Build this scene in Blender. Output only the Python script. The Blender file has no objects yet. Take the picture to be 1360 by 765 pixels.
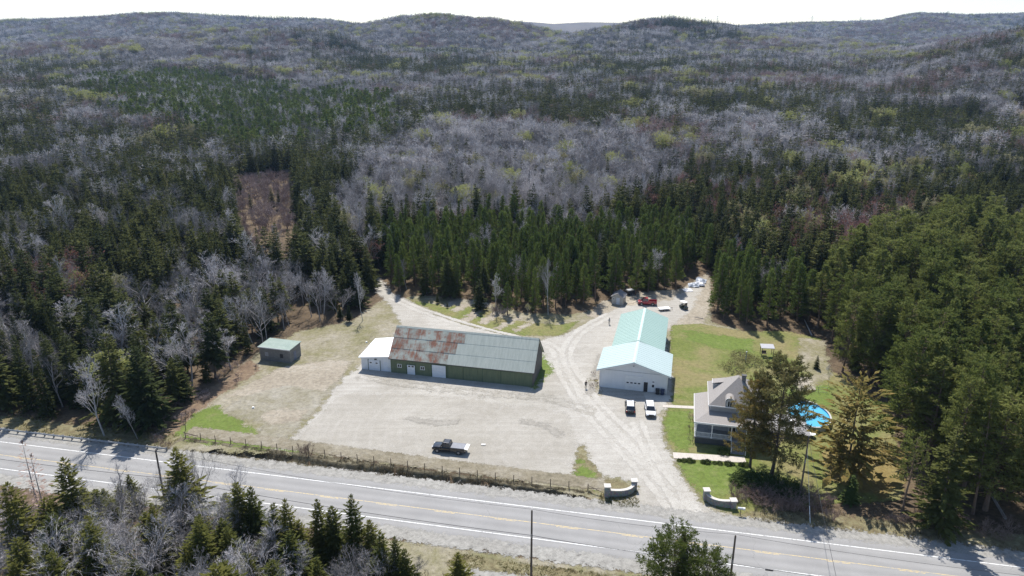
import bpy, bmesh, math, random
import numpy as np
from mathutils import Vector, Matrix

SC = bpy.context.scene
COL = SC.collection
R = math.radians
rnd = random.Random(7)
RG = np.random.default_rng(11)

# ---------------------------------------------------------------- camera, sky, sun, exposure
CAM_H, PITCH, FPX = 68.0, R(19.1), 971.0
cam_d = bpy.data.cameras.new('camera')
cam = bpy.data.objects.new('camera', cam_d)
COL.objects.link(cam)
cam.location = (0, 0, CAM_H)
cam.rotation_euler = (R(90) - PITCH, 0, 0)
cam_d.sensor_width = 36.0
cam_d.lens = 36.0 * FPX / 1360.0
cam_d.clip_start = 1.0
cam_d.clip_end = 40000.0
SC.camera = cam

SUN_EL, SUN_AZ = R(56), R(-4)            # azimuth measured from +Y towards +X
wd = bpy.data.worlds.new('World')
SC.world = wd
wd.use_nodes = True
wn = wd.node_tree
bg = wn.nodes['Background']
sky = wn.nodes.new('ShaderNodeTexSky')
sky.sky_type = 'NISHITA'
sky.sun_disc = False
sky.sun_elevation = SUN_EL
sky.sun_rotation = SUN_AZ
sky.air_density = 1.0
sky.dust_density = 0.5
sky.ozone_density = 1.0
wn.links.new(sky.outputs[0], bg.inputs[0])
bg.inputs[1].default_value = 0.125

sd = bpy.data.lights.new('sun', 'SUN')
sd.energy = 5.0
sd.angle = R(0.55)
sd.color = (1.0, 0.955, 0.89)
so = bpy.data.objects.new('sun', sd)
COL.objects.link(so)
to_sun = Vector((math.sin(SUN_AZ) * math.cos(SUN_EL), math.cos(SUN_AZ) * math.cos(SUN_EL), math.sin(SUN_EL)))
so.rotation_euler = to_sun.to_track_quat('Z', 'Y').to_euler()
so.location = (0, 60, 200)

vs = SC.view_settings
vs.view_transform = 'Standard'
vs.look = 'None'
vs.exposure = 0.55
vs.gamma = 1.0
vs.use_curve_mapping = False
SC.render.engine = 'CYCLES'
cy = SC.cycles
cy.max_bounces = 5
cy.diffuse_bounces = 3
cy.glossy_bounces = 2
cy.transmission_bounces = 3
cy.transparent_max_bounces = 48
cy.volume_bounces = 0
cy.use_denoising = True
cy.denoiser = 'OPENIMAGEDENOISE'
cy.denoising_input_passes = 'RGB_ALBEDO_NORMAL'
cy.denoising_prefilter = 'NONE'
cy.sample_clamp_indirect = 4.0

# ---------------------------------------------------------------- small maths
CP, SP = math.cos(PITCH), math.sin(PITCH)

def G(px, py, z=0.0):
    """plan position of a point at height z that was surveyed from the drone picture"""
    x = (px - 680.0) / FPX
    y = (382.5 - py) / FPX
    dz = -SP + y * CP
    t = (z - CAM_H) / dz
    return (x * t, (CP + y * SP) * t)

def projn(x, y, z):
    f = y * CP - (z - CAM_H) * SP
    u = y * SP + (z - CAM_H) * CP
    f = np.maximum(f, 1e-3)
    return 680 + FPX * x / f, 382.5 - FPX * u / f, f

def hsh(i, j, s):
    v = np.sin(i * 127.1 + j * 311.7 + s * 74.7) * 43758.5453
    return v - np.floor(v)

def vnoise(x, y, s=0):
    x = np.asarray(x, float); y = np.asarray(y, float)
    i = np.floor(x); j = np.floor(y)
    u = x - i; v = y - j
    u = u * u * (3 - 2 * u); v = v * v * (3 - 2 * v)
    a = hsh(i, j, s); b = hsh(i + 1, j, s); c = hsh(i, j + 1, s); d = hsh(i + 1, j + 1, s)
    return (a * (1 - u) + b * u) * (1 - v) + (c * (1 - u) + d * u) * v

def fbm(x, y, s=0, o=4):
    t = 0; a = 0.5; n = 0
    for k in range(o):
        t = t + a * vnoise(x, y, s + k * 13); n += a
        x = np.asarray(x) * 2.03 + 5.1; y = np.asarray(y) * 2.03 + 1.7; a *= 0.5
    return t / n

def sstep(a, b, x):
    t = np.clip((np.asarray(x, float) - a) / (b - a), 0, 1)
    return t * t * (3 - 2 * t)

def inside(poly, x, y):
    x = np.asarray(x, float); y = np.asarray(y, float)
    r = np.zeros(x.shape, bool)
    n = len(poly)
    for k in range(n):
        x1, y1 = poly[k]; x2, y2 = poly[(k + 1) % n]
        if y1 == y2:
            continue
        c = ((y1 > y) != (y2 > y)) & (x < (x2 - x1) * (y - y1) / (y2 - y1) + x1)
        r ^= c
    return r

def sdf(poly, x, y):
    """distance to a polygon's edge, positive inside"""
    x = np.asarray(x, float); y = np.asarray(y, float)
    d = np.full(x.shape, 1e9)
    n = len(poly)
    for k in range(n):
        ax, ay = poly[k]; bx_, by_ = poly[(k + 1) % n]
        ex, ey = bx_ - ax, by_ - ay
        L = ex * ex + ey * ey + 1e-9
        t = np.clip(((x - ax) * ex + (y - ay) * ey) / L, 0, 1)
        d = np.minimum(d, np.hypot(x - ax - t * ex, y - ay - t * ey))
    return np.where(inside(poly, x, y), d, -d)

def PG(pts, z=0.0):
    return [G(a, b, z) for a, b in pts]

# ---------------------------------------------------------------- objects and meshes
def tag(o, label=None, cat=None, group=None, kind=None):
    if label: o['label'] = label
    if cat: o['category'] = cat
    if group: o['group'] = group
    if kind: o['kind'] = kind
    return o

def empty(name, loc=(0, 0, 0), rz=0.0, label=None, cat=None, group=None):
    o = bpy.data.objects.new(name, None)
    COL.objects.link(o)
    o.location = loc
    o.rotation_euler = (0, 0, rz)
    o.empty_display_size = 0.3
    return tag(o, label, cat, group)

def link(name, me, parent=None):
    o = bpy.data.objects.new(name, me)
    COL.objects.link(o)
    if parent is not None:
        o.parent = parent
    return o

def np_mesh(name, V, quads=None, tris=None, mats=(), smooth=False):
    """mesh from numpy arrays; quads (M,4) and tris (K,3) index V"""
    me = bpy.data.meshes.new(name)
    nq = 0 if quads is None else len(quads)
    nt = 0 if tris is None else len(tris)
    me.vertices.add(len(V))
    me.vertices.foreach_set('co', np.asarray(V, np.float32).ravel())
    idx = []
    if nq: idx.append(np.asarray(quads, np.int32).ravel())
    if nt: idx.append(np.asarray(tris, np.int32).ravel())
    idx = np.concatenate(idx)
    me.loops.add(len(idx))
    me.loops.foreach_set('vertex_index', idx)
    me.polygons.add(nq + nt)
    st = np.concatenate([np.arange(nq) * 4, nq * 4 + np.arange(nt) * 3]).astype(np.int32)
    me.polygons.foreach_set('loop_start', st)
    me.polygons.foreach_set('use_smooth', np.full(nq + nt, bool(smooth)))
    for m in mats:
        me.materials.append(m)
    me.update(calc_edges=True)
    me.validate()
    return me

class MB:
    """collects shapes into one mesh"""
    def __init__(s):
        s.v = []; s.f = []; s.m = []; s.mi = 0
    def add(s, vs, fs):
        o = len(s.v)
        s.v += [tuple(p) for p in vs]
        s.f += [tuple(i + o for i in f) for f in fs]
        s.m += [s.mi] * len(fs)
        return s
    def box(s, x0, x1, y0, y1, z0, z1, M=None):
        vs = [(x, y, z) for z in (z0, z1) for y in (y0, y1) for x in (x0, x1)]
        if M is not None:
            vs = [M @ Vector(p) for p in vs]
        return s.add(vs, [(0, 2, 3, 1), (4, 5, 7, 6), (0, 1, 5, 4), (1, 3, 7, 5), (3, 2, 6, 7), (2, 0, 4, 6)])
    def hexa(s, b, t):
        """b,t: four bottom and four top points, counter-clockwise from above"""
        return s.add(list(b) + list(t), [(3, 2, 1, 0), (4, 5, 6, 7), (0, 1, 5, 4), (1, 2, 6, 5), (2, 3, 7, 6), (3, 0, 4, 7)])
    def slab(s, pts, th):
        """planar polygon given thickness straight down"""
        n = len(pts)
        vs = list(pts) + [(p[0], p[1], p[2] - th) for p in pts]
        return s.add(vs, [tuple(range(n)), tuple(range(2 * n - 1, n - 1, -1))] +
                     [((k + 1) % n, k, k + n, (k + 1) % n + n) for k in range(n)])
    def prism(s, pts, d):
        """planar polygon pushed along vector d"""
        n = len(pts); d = Vector(d)
        vs = [tuple(p) for p in pts] + [tuple(Vector(p) + d) for p in pts]
        return s.add(vs, [tuple(range(n - 1, -1, -1)), tuple(range(n, 2 * n))] +
                     [(k, (k + 1) % n, (k + 1) % n + n, k + n) for k in range(n)])
    def tube(s, p0, p1, r0, r1=None, n=8, cap=True):
        r1 = r0 if r1 is None else r1
        p0 = Vector(p0); p1 = Vector(p1)
        d = (p1 - p0).normalized()
        a = d.cross(Vector((0, 0, 1)))
        if a.length < 1e-3: a = Vector((1, 0, 0))
        a.normalize(); b = d.cross(a)
        vs = []
        for p, r in ((p0, r0), (p1, r1)):
            for k in range(n):
                q = 2 * math.pi * k / n
                vs.append(p + (a * math.cos(q) + b * math.sin(q)) * r)
        fs = [(k, (k + 1) % n, (k + 1) % n + n, k + n) for k in range(n)]
        if cap:
            fs += [tuple(range(n - 1, -1, -1)), tuple(range(n, 2 * n))]
        return s.add(vs, fs)
    def path(s, pts, r, n=5):
        for a, b in zip(pts[:-1], pts[1:]):
            s.tube(a, b, r, r, n, True)
        return s
    def loft(s, rings, cap=True):
        n = len(rings[0]); o = []
        vs = [p for r in rings for p in r]
        fs = []
        for i in range(len(rings) - 1):
            for k in range(n):
                a = i * n + k; b = i * n + (k + 1) % n
                fs.append((a, b, b + n, a + n))
        if cap:
            fs += [tuple(range(n - 1, -1, -1)), tuple(range((len(rings) - 1) * n, len(rings) * n))]
        return s.add(vs, fs)
    def mesh(s, name, mats, smooth=False, fix=True):
        me = bpy.data.meshes.new(name)
        me.from_pydata([tuple(p) for p in s.v], [], s.f)
        if not isinstance(mats, (list, tuple)): mats = [mats]
        for m in mats: me.materials.append(m)
        if max(s.m, default=0): me.polygons.foreach_set('material_index', s.m)
        if fix:
            bm = bmesh.new(); bm.from_mesh(me)
            bmesh.ops.recalc_face_normals(bm, faces=bm.faces)
            bm.to_mesh(me); bm.free()
        if smooth:
            me.polygons.foreach_set('use_smooth', [True] * len(me.polygons))
        me.update()
        return me
    def build(s, name, mats, parent=None, smooth=False, bevel=0):
        o = link(name, s.mesh(name, mats, smooth), parent)
        if bevel:
            b = o.modifiers.new('bevel', 'BEVEL'); b.width = bevel; b.segments = 2; b.limit_method = 'ANGLE'
        return o

def copy_tree(o, parent=None):
    c = o.copy(); COL.objects.link(c); c.parent = parent
    for ch in list(o.children):
        copy_tree(ch, c)
    return c

# ---------------------------------------------------------------- materials
def mat(name):
    m = bpy.data.materials.new(name); m.use_nodes = True
    nt = m.node_tree
    return m, nt, nt.nodes['Principled BSDF'], nt.nodes['Material Output']

def N(nt, t, **k):
    n = nt.nodes.new('ShaderNode' + t)
    for a, b in k.items():
        if a in n.bl_rna.properties.keys(): setattr(n, a, b)
        else: n.inputs[a].default_value = b
    return n

def ramp(nt, fac, stops):
    r = N(nt, 'ValToRGB')
    e = r.color_ramp.elements
    while len(e) < len(stops): e.new(0.5)
    for q, (p, c) in zip(e, stops):
        q.position = p
        q.color = (c[0], c[1], c[2], 1) if not isinstance(c, (int, float)) else (c, c, c, 1)
    nt.links.new(fac, r.inputs[0])
    return r.outputs[0]

def nz(nt, scale, detail=5, rough=0.6, coord=None, dist=0.0):
    n = N(nt, 'TexNoise')
    n.inputs['Scale'].default_value = scale; n.inputs['Detail'].default_value = detail
    n.inputs['Roughness'].default_value = rough; n.inputs['Distortion'].default_value = dist
    if coord is not None: nt.links.new(coord, n.inputs['Vector'])
    return n.outputs[0]

def mix(nt, fac, a, b, mode='MIX'):
    m = N(nt, 'Mix', data_type='RGBA', blend_type=mode)
    for s, q in ((m.inputs[0], fac), (m.inputs[6], a), (m.inputs[7], b)):
        if isinstance(q, bpy.types.NodeSocket): nt.links.new(q, s)
        elif isinstance(q, (int, float)): s.default_value = q if s.type == 'VALUE' else (q, q, q, 1)
        else: s.default_value = (q[0], q[1], q[2], 1)
    return m.outputs[2]

def mth(nt, op, a, b=None, c=None, clamp=False):
    m = N(nt, 'Math', operation=op); m.use_clamp = clamp
    for s, q in zip(m.inputs, (a, b, c)):
        if q is None: continue
        if isinstance(q, bpy.types.NodeSocket): nt.links.new(q, s)
        else: s.default_value = q
    return m.outputs[0]

def obco(nt):
    return N(nt, 'TexCoord').outputs['Object']

def bump(nt, bs, h, strength=0.4, dist=0.02):
    b = N(nt, 'Bump'); b.inputs['Strength'].default_value = strength; b.inputs['Distance'].default_value = dist
    nt.links.new(h, b.inputs['Height']); nt.links.new(b.outputs[0], bs.inputs['Normal'])

def plain(name, c1, c2=None, scale=3.0, rough=0.7, metal=0.0, bmp=0.0, stretch=None, spec=None):
    """base colour varied by two noises, optionally stretched"""
    m, nt, bs, out = mat(name)
    co = obco(nt)
    if stretch:
        mp = N(nt, 'Mapping'); mp.inputs['Scale'].default_value = stretch
        nt.links.new(co, mp.inputs[0]); co = mp.outputs[0]
    n = nz(nt, scale, 6, 0.65, co)
    c2 = c2 or tuple(q * 0.75 for q in c1)
    nt.links.new(ramp(nt, n, [(0.3, c2), (0.7, c1)]), bs.inputs['Base Color'])
    bs.inputs['Roughness'].default_value = rough
    bs.inputs['Metallic'].default_value = metal
    if spec is not None: bs.inputs['Specular IOR Level'].default_value = spec
    if bmp: bump(nt, bs, n, bmp)
    return m

def foliage(name, c1, c2, trans=0.25, hue=0.5):
    """needle or leaf colour, different on every tree"""
    m, nt, bs, out = mat(name)
    oi = N(nt, 'ObjectInfo')
    n = nz(nt, 0.9, 3, 0.6, obco(nt))
    r = mth(nt, 'ADD', mth(nt, 'MULTIPLY', oi.outputs['Random'], hue), mth(nt, 'MULTIPLY', n, 1 - hue))
    if hue > 0.4:                                   # stands differ from place to place
        pl_ = nz(nt, 0.011, 4, 0.65, oi.outputs['Location'])
        r = mth(nt, 'ADD', r, mth(nt, 'MULTIPLY', mth(nt, 'SUBTRACT', pl_, 0.5), 1.1))
    c = ramp(nt, r, [(0.2, c1), (0.75, c2)])
    nt.links.new(c, bs.inputs['Base Color'])
    bs.inputs['Roughness'].default_value = 0.8
    bs.inputs['Specular IOR Level'].default_value = 0.04
    if trans:
        t = N(nt, 'BsdfTranslucent'); nt.links.new(c, t.inputs[0])
        ms = N(nt, 'MixShader'); ms.inputs[0].default_value = trans
        nt.links.new(bs.outputs[0], ms.inputs[1]); nt.links.new(t.outputs[0], ms.inputs[2])
        nt.links.new(ms.outputs[0], out.inputs[0])
    return m

def ground_mat(name, stops, scales=(0.12, 0.9, 7.0), weights=(0.45, 0.35, 0.2), rough=0.95, edge=0.0, edge_scale=0.9, bmp=0.5, extra=None, grain=1.0, gscale=1.3):
    """ground cover: three octaves of mottling through a colour ramp; ragged rim from the 'rim' attribute"""
    m, nt, bs, out = mat(name)
    co = obco(nt)
    f = None
    for s, w in zip(scales, weights):
        q = mth(nt, 'MULTIPLY', nz(nt, s, 5, 0.62, co, 0.3), w)
        f = q if f is None else mth(nt, 'ADD', f, q)
    f = mth(nt, 'ADD', mth(nt, 'MULTIPLY', mth(nt, 'SUBTRACT', f, 0.5), 2.0), 0.5, clamp=True)
    c = ramp(nt, f, stops)
    if extra: c = extra(nt, co, c)
    g1 = ramp(nt, nz(nt, gscale, 8, 0.78, co), [(0.36, 0.70), (0.52, 1.0), (0.68, 1.20)])
    c = mix(nt, grain, c, g1, 'MULTIPLY')
    nt.links.new(c, bs.inputs['Base Color'])
    bs.inputs['Roughness'].default_value = rough
    bs.inputs['Specular IOR Level'].default_value = 0.15
    bump(nt, bs, nz(nt, 2.2, 8, 0.75, co), bmp, 0.12)
    if edge:
        a = N(nt, 'Attribute', attribute_name='rim')
        e = mth(nt, 'ADD', a.outputs['Fac'], mth(nt, 'MULTIPLY', mth(nt, 'SUBTRACT', nz(nt, edge_scale, 8, 0.74, co), 0.5), edge * 6))
        e = mth(nt, 'ADD', e, mth(nt, 'MULTIPLY', mth(nt, 'SUBTRACT', nz(nt, 4.5, 6, 0.7, co), 0.5), edge * 3.2))
        e = mth(nt, 'DIVIDE', e, edge * 0.08, clamp=True)
        tr = N(nt, 'BsdfTransparent'); ms = N(nt, 'MixShader')
        nt.links.new(e, ms.inputs[0]); nt.links.new(tr.outputs[0], ms.inputs[1]); nt.links.new(bs.outputs[0], ms.inputs[2])
        nt.links.new(ms.outputs[0], out.inputs[0])
    return m

SHEET_Z = []
def sheet(name, poly, m, z, res=1.0, pad=1.6, kind='structure', parent=None):
    """flat ground cover laid over a plan polygon, with the distance to its rim stored per vertex"""
    while any(abs(z - q) < 0.0009 for q in SHEET_Z): z += 0.0010      # no two covers share a plane
    SHEET_Z.append(z)
    P = np.array(poly)
    x0, y0 = P.min(0) - pad - res; x1, y1 = P.max(0) + pad + res
    nx = int((x1 - x0) / res) + 2; ny = int((y1 - y0) / res) + 2
    X, Y = np.meshgrid(x0 + np.arange(nx) * res, y0 + np.arange(ny) * res)
    D = sdf(poly, X, Y)
    keep = D > -pad
    cell = keep[:-1, :-1] | keep[1:, :-1] | keep[:-1, 1:] | keep[1:, 1:]
    I = np.arange(nx * ny).reshape(ny, nx)
    q = np.stack([I[:-1, :-1][cell], I[:-1, 1:][cell], I[1:, 1:][cell], I[1:, :-1][cell]], 1)
    used = np.unique(q)
    rm = -np.ones(nx * ny, int); rm[used] = np.arange(len(used))
    V = np.stack([X.ravel()[used], Y.ravel()[used], np.full(len(used), z)], 1)
    me = np_mesh(name, V, rm[q], None, [m])
    at = me.attributes.new('rim', 'FLOAT', 'POINT')
    at.data.foreach_set('value', D.ravel()[used].astype(np.float32))
    o = link(name, me, parent)
    if parent is None: o['kind'] = kind
    return o

# ================================================================ terrain
# crest lines of the hills: (bearing px, skyline px) surveyed at a depth, converted to real heights
def crest(pts, Y, tree):
    s = [(p[0] - 680.0) * CP / FPX for p in pts]
    z = []
    for p in pts:
        yn = (382.5 - p[1]) / FPX
        z.append(CAM_H + Y * (-SP + yn * CP) / (CP + yn * SP) - tree)
    return np.array(s), np.array(z)

LAYERS = []   # (Y crest, front width, back width, s, z)
for Y, wf, wb, tree, pts in (
    (820, 430, 700, 11, [(600, 160), (900, 128), (1050, 112), (1150, 92), (1219, 80), (1290, 58), (1360, 40), (1450, 22), (1700, 5)]),
    (960, 330, 260, 11, [(-300, 118), (-100, 104), (0, 97), (90, 92), (180, 97), (260, 108), (330, 124), (400, 140), (520, 170)]),
    (1180, 330, 300, 11, [(480, 130), (560, 112), (640, 100), (720, 96), (800, 86), (880, 78), (950, 80), (1020, 90), (1100, 102), (1250, 110)]),
    (1300, 480, 420, 11, [(-300, 62), (0, 66), (130, 64), (250, 60), (330, 44), (390, 41), (440, 46), (500, 66), (600, 84), (700, 96)]),
    (1650, 600, 600, 11, [(560, 100), (640, 76), (720, 56), (770, 45), (815, 37), (850, 29), (890, 25.5), (925, 30.5), (960, 35), (1000, 43), (1080, 54), (1200, 64), (1500, 60)]),
    (1950, 560, 600, 11, [(300, 70), (400, 50), (450, 40), (490, 34.5), (530, 29), (570, 26.5), (605, 26), (650, 29.5), (690, 35), (740, 46), (800, 60), (900, 85)]),
    (2700, 800, 900, 10, [(-300, 30), (0, 28), (80, 26), (150, 23), (235, 18.5), (290, 22), (340, 23.5), (400, 25.5), (450, 30), (490, 35), (560, 48), (700, 60)]),
    (3200, 1300, 1500, 9, [(780, 60), (860, 46), (940, 39), (1000, 35), (1060, 32), (1120, 31), (1170, 28.5), (1195, 22), (1215, 19), (1245, 20), (1280, 22), (1320, 20.5), (1360, 19), (1600, 14)]),
    (6200, 2000, 1500, 0, [(-300, 45), (200, 44), (560, 40), (630, 35), (668, 28.5), (705, 29.5), (735, 32), (775, 29.5), (815, 30), (850, 31.5), (900, 36), (930, 34), (945, 29.5), (965, 31), (990, 36), (1060, 40), (1500, 40)]),
):
    s, z = crest(pts, Y, tree)
    LAYERS.append((Y, wf, wb, s, z))

ROAD_S = -0.2026                                  # road runs along (1, ROAD_S)
RN = math.hypot(1, ROAD_S)
def road_off(x, y):
    """signed distance from the far white line, positive away from the camera"""
    return (y - 94.9 - ROAD_S * x) / RN
def road_pt(t, off):
    """t metres along the road from x=0, off metres beyond the far white line"""
    ux, uy = 1 / RN, ROAD_S / RN
    return (t * ux - off * uy, 94.9 + t * uy + off * ux)

YARD = PG([(170, 600), (192, 578), (250, 535), (335, 473), (390, 440), (470, 424), (492, 405), (494, 372), (512, 370), (525, 388), (560, 393), (600, 398), (640, 400),
           (665, 414), (700, 419), (745, 418), (780, 409), (812, 398), (860, 393), (905, 385), (914, 362), (946, 362), (944, 424), (985, 438),
           (1045, 437), (1092, 445), (1104, 490), (1150, 512), (1180, 550), (1192, 620), (1215, 690), (1290, 718), (1400, 738)]) + [(140, 66), (140, 20), (-200, 20), (-200, 134)]

def terr(x, y):
    x = np.asarray(x, float); y = np.asarray(y, float)
    yy = np.maximum(y, 1.0)
    s = x / yy
    far = sstep(170, 420, yy)
    z = 10.0 * sstep(230, 620, yy) + 16 * sstep(450, 1300, yy) + 7 * far * (fbm(x / 170, yy / 170, 3) - 0.45)
    z = z - 9 * sstep(0.12, 0.02, np.abs(s + 0.33 - 0.00003 * (yy - 300))) * sstep(260, 480, yy) * sstep(1200, 700, yy)
    zz = z
    for Y, wf, wb, cs, cz in LAYERS:
        c = np.interp(s, cs, cz)
        wob = 1 + 0.10 * (fbm(x / 420, yy / 420, 31) - 0.5)
        up = np.clip((yy - (Y * wob - wf)) / wf, 0, 1)
        p = np.where(yy < Y * wob, up * up * (3 - 2 * up) * 0.75 + 0.25 * up, 1 - 0.75 * sstep(0, wb, yy - Y * wob))
        rough = (fbm(x / 300, yy / 300, 9) - 0.5) * 64 * sstep(0, 0.4, p) * sstep(1.0, 0.85, p) * (Y < 5000)
        zz = np.maximum(zz, c * p + rough)
    zz = np.where(y > 200, zz, 0)
    k = sstep(200, 300, y)
    zz = zz * k
    side = sstep(110, 260, np.abs(x)) * (y < 250)
    zz = zz + side * 2.0 * (fbm(x / 60, y / 60, 5) - 0.3)
    return zz

def gz(x, y):
    return float(terr(np.array([x]), np.array([y]))[0])

# ditch strip between the shoulder and the fence: from 3.2 m to 7.4 m beyond the white line
D0, D1, DT0, DT1 = 3.4, 6.6, -62.0, 13.5
def fence_off(t):
    return np.interp(t, [-62, -40, -15, 14], [7.6, 7.0, 6.2, 5.7])

M_forest = ground_mat('forest_floor', [(0.15, (0.045, 0.034, 0.022)), (0.4, (0.085, 0.062, 0.040)), (0.6, (0.13, 0.095, 0.06)), (0.85, (0.15, 0.125, 0.07))],
                      (0.01, 0.15, 2.0), (0.3, 0.4, 0.3))

def build_ground():
    az = np.concatenate([np.arange(-180, -52, 4.0), np.arange(-52, 52.01, 0.34), np.arange(56, 180, 4.0)])
    r = np.concatenate([[0.5, 10, 25], np.geomspace(40, 8000, 330)])
    A, RR = np.meshgrid(np.radians(az), r)
    X = RR * np.sin(A); Y = RR * np.cos(A)
    Z = terr(X, Y)
    o = road_off(X, Y)
    t = (X + (Y - 94.9) * ROAD_S) / RN
    fo = fence_off(t)
    dip = (o > D0 + 0.5) & (o < fo - 0.5) & (t > DT0 + 0.6) & (t < DT1 - 0.6)
    Z = np.where(dip, -1.4, Z - 0.0)
    # pool basin
    pool = ((X - 56.0) / 4.6) ** 2 + ((Y - 121.6) / 6.3) ** 2 < 0.0
    Z = np.where(pool, -1.6, Z)
    n, k = X.shape
    I = np.arange(n * k).reshape(n, k)
    J = np.roll(I, -1, axis=1)
    q = np.stack([I[:-1].ravel(), J[:-1].ravel(), J[1:].ravel(), I[1:].ravel()], 1)
    me = np_mesh('ground', np.stack([X.ravel(), Y.ravel(), Z.ravel()], 1), q, None, [M_forest], True)
    return tag(link('ground', me), kind='structure')
build_ground()

# ================================================================ ground covers of the yard
def tracks(nt, co, c):
    """faint wheel tracks and darker damp patches in the gravel"""
    mp = N(nt, 'Mapping'); mp.inputs['Rotation'].default_value = (0, 0, 0.21); mp.inputs['Scale'].default_value = (0.05, 0.9, 1)
    nt.links.new(co, mp.inputs[0])
    a = nz(nt, 1.0, 4, 0.6, mp.outputs[0], 0.5)
    f = ramp(nt, a, [(0.40, 0.0), (0.62, 1.0)])
    c = mix(nt, mth(nt, 'MULTIPLY', f, 0.35), c, (0.245, 0.228, 0.198))
    for cx_, cy_, k_ in ((14.0, 112.0, 0.9), (30.0, 121.0, 0.7), (-8.0, 119.0, 0.8)):      # turning arcs
        m2 = N(nt, 'Mapping'); m2.inputs['Location'].default_value = (-cx_, -cy_, 0); nt.links.new(co, m2.inputs[0])
        wv = N(nt, 'TexWave', wave_type='RINGS', rings_direction='Z'); wv.inputs['Scale'].default_value = 0.11; wv.inputs['Distortion'].default_value = 5.0
        wv.inputs['Detail'].default_value = 3.0; wv.inputs['Detail Scale'].default_value = 0.35; nt.links.new(m2.outputs[0], wv.inputs['Vector'])
        wr = ramp(nt, wv.outputs['Fac'], [(0.80, 0.0), (0.97, 1.0)])
        msk = ramp(nt, nz(nt, 0.07 * k_, 3, 0.6, co), [(0.45, 0.0), (0.62, 0.2)])
        c = mix(nt, mth(nt, 'MULTIPLY', wr, msk), c, (0.40, 0.38, 0.345))
    b = ramp(nt, nz(nt, 0.06, 4, 0.6, co), [(0.5, 0.0), (0.7, 1.0)])
    return mix(nt, mth(nt, 'MULTIPLY', b, 0.55), c, (0.26, 0.24, 0.20))

M_gravel = ground_mat('pale_gravel', [(0.1, (0.25, 0.232, 0.20)), (0.45, (0.355, 0.335, 0.298)), (0.8, (0.45, 0.43, 0.393))], (0.08, 0.7, 9.0), (0.35, 0.3, 0.35), edge=1.1, edge_scale=0.5, extra=tracks, grain=0.6, gscale=3.6)
M_lot = ground_mat('packed_tan_gravel', [(0.1, (0.23, 0.21, 0.177)), (0.45, (0.315, 0.294, 0.255)), (0.8, (0.395, 0.373, 0.334))], (0.08, 0.7, 9.0), (0.35, 0.3, 0.35), edge=1.1, edge_scale=0.4, extra=tracks, grain=0.6, gscale=3.6)
M_sand = ground_mat('sandy_soil', [(0.1, (0.19, 0.16, 0.12)), (0.5, (0.29, 0.255, 0.20)), (0.85, (0.37, 0.34, 0.29))], edge=0.9, edge_scale=0.6)
def burn(nt, co, c):
    b = ramp(nt, nz(nt, 0.09, 5, 0.65, co, 0.4), [(0.42, 0.0), (0.62, 1.0)])
    return mix(nt, mth(nt, 'MULTIPLY', b, 0.85), c, (0.215, 0.18, 0.09))
M_lawn = ground_mat('spring_lawn', [(0.12, (0.105, 0.12, 0.035)), (0.45, (0.125, 0.15, 0.038)), (0.8, (0.18, 0.18, 0.07))], (0.11, 0.8, 6.0), (0.45, 0.35, 0.2), edge=0.7, extra=burn)
M_green = ground_mat('fresh_grass', [(0.15, (0.115, 0.13, 0.038)), (0.5, (0.115, 0.16, 0.034)), (0.85, (0.18, 0.185, 0.075))], (0.15, 0.8, 6.0), (0.4, 0.35, 0.25), edge=1.2, edge_scale=0.4)
M_olive = ground_mat('thin_dry_grass', [(0.12, (0.125, 0.125, 0.05)), (0.38, (0.185, 0.17, 0.095)), (0.58, (0.25, 0.225, 0.165)), (0.85, (0.33, 0.305, 0.255))], (0.10, 0.5, 5.0), (0.5, 0.3, 0.2), edge=1.2, edge_scale=0.4)
M_thin = ground_mat('thin_grass_on_gravel', [(0.15, (0.15, 0.145, 0.075)), (0.42, (0.22, 0.20, 0.145)), (0.7, (0.30, 0.28, 0.235)), (0.9, (0.36, 0.34, 0.30))], (0.09, 0.5, 5.0), (0.5, 0.3, 0.2), edge=1.2, edge_scale=0.4)
M_brush = ground_mat('reddish_dead_brush', [(0.15, (0.09, 0.062, 0.042)), (0.5, (0.17, 0.12, 0.082)), (0.85, (0.24, 0.20, 0.125))], (0.2, 1.2, 6.0), (0.35, 0.35, 0.3), edge=1.2, edge_scale=0.4)
M_needles = ground_mat('pine_needle_litter', [(0.15, (0.12, 0.085, 0.035)), (0.5, (0.19, 0.145, 0.055)), (0.85, (0.24, 0.20, 0.09))], edge=1.5, edge_scale=0.35)
M_verge = ground_mat('verge', [(0.12, (0.075, 0.062, 0.032)), (0.4, (0.15, 0.125, 0.07)), (0.62, (0.20, 0.18, 0.10)), (0.85, (0.33, 0.30, 0.24))], (0.25, 1.0, 6.0), (0.35, 0.4, 0.25), edge=0.8)
M_shoulder = ground_mat('shoulder_gravel', [(0.1, (0.20, 0.19, 0.17)), (0.5, (0.275, 0.265, 0.242)), (0.85, (0.345, 0.335, 0.308))], (0.1, 0.8, 9.0), (0.3, 0.35, 0.35), edge=0.7, edge_scale=0.8)

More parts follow.
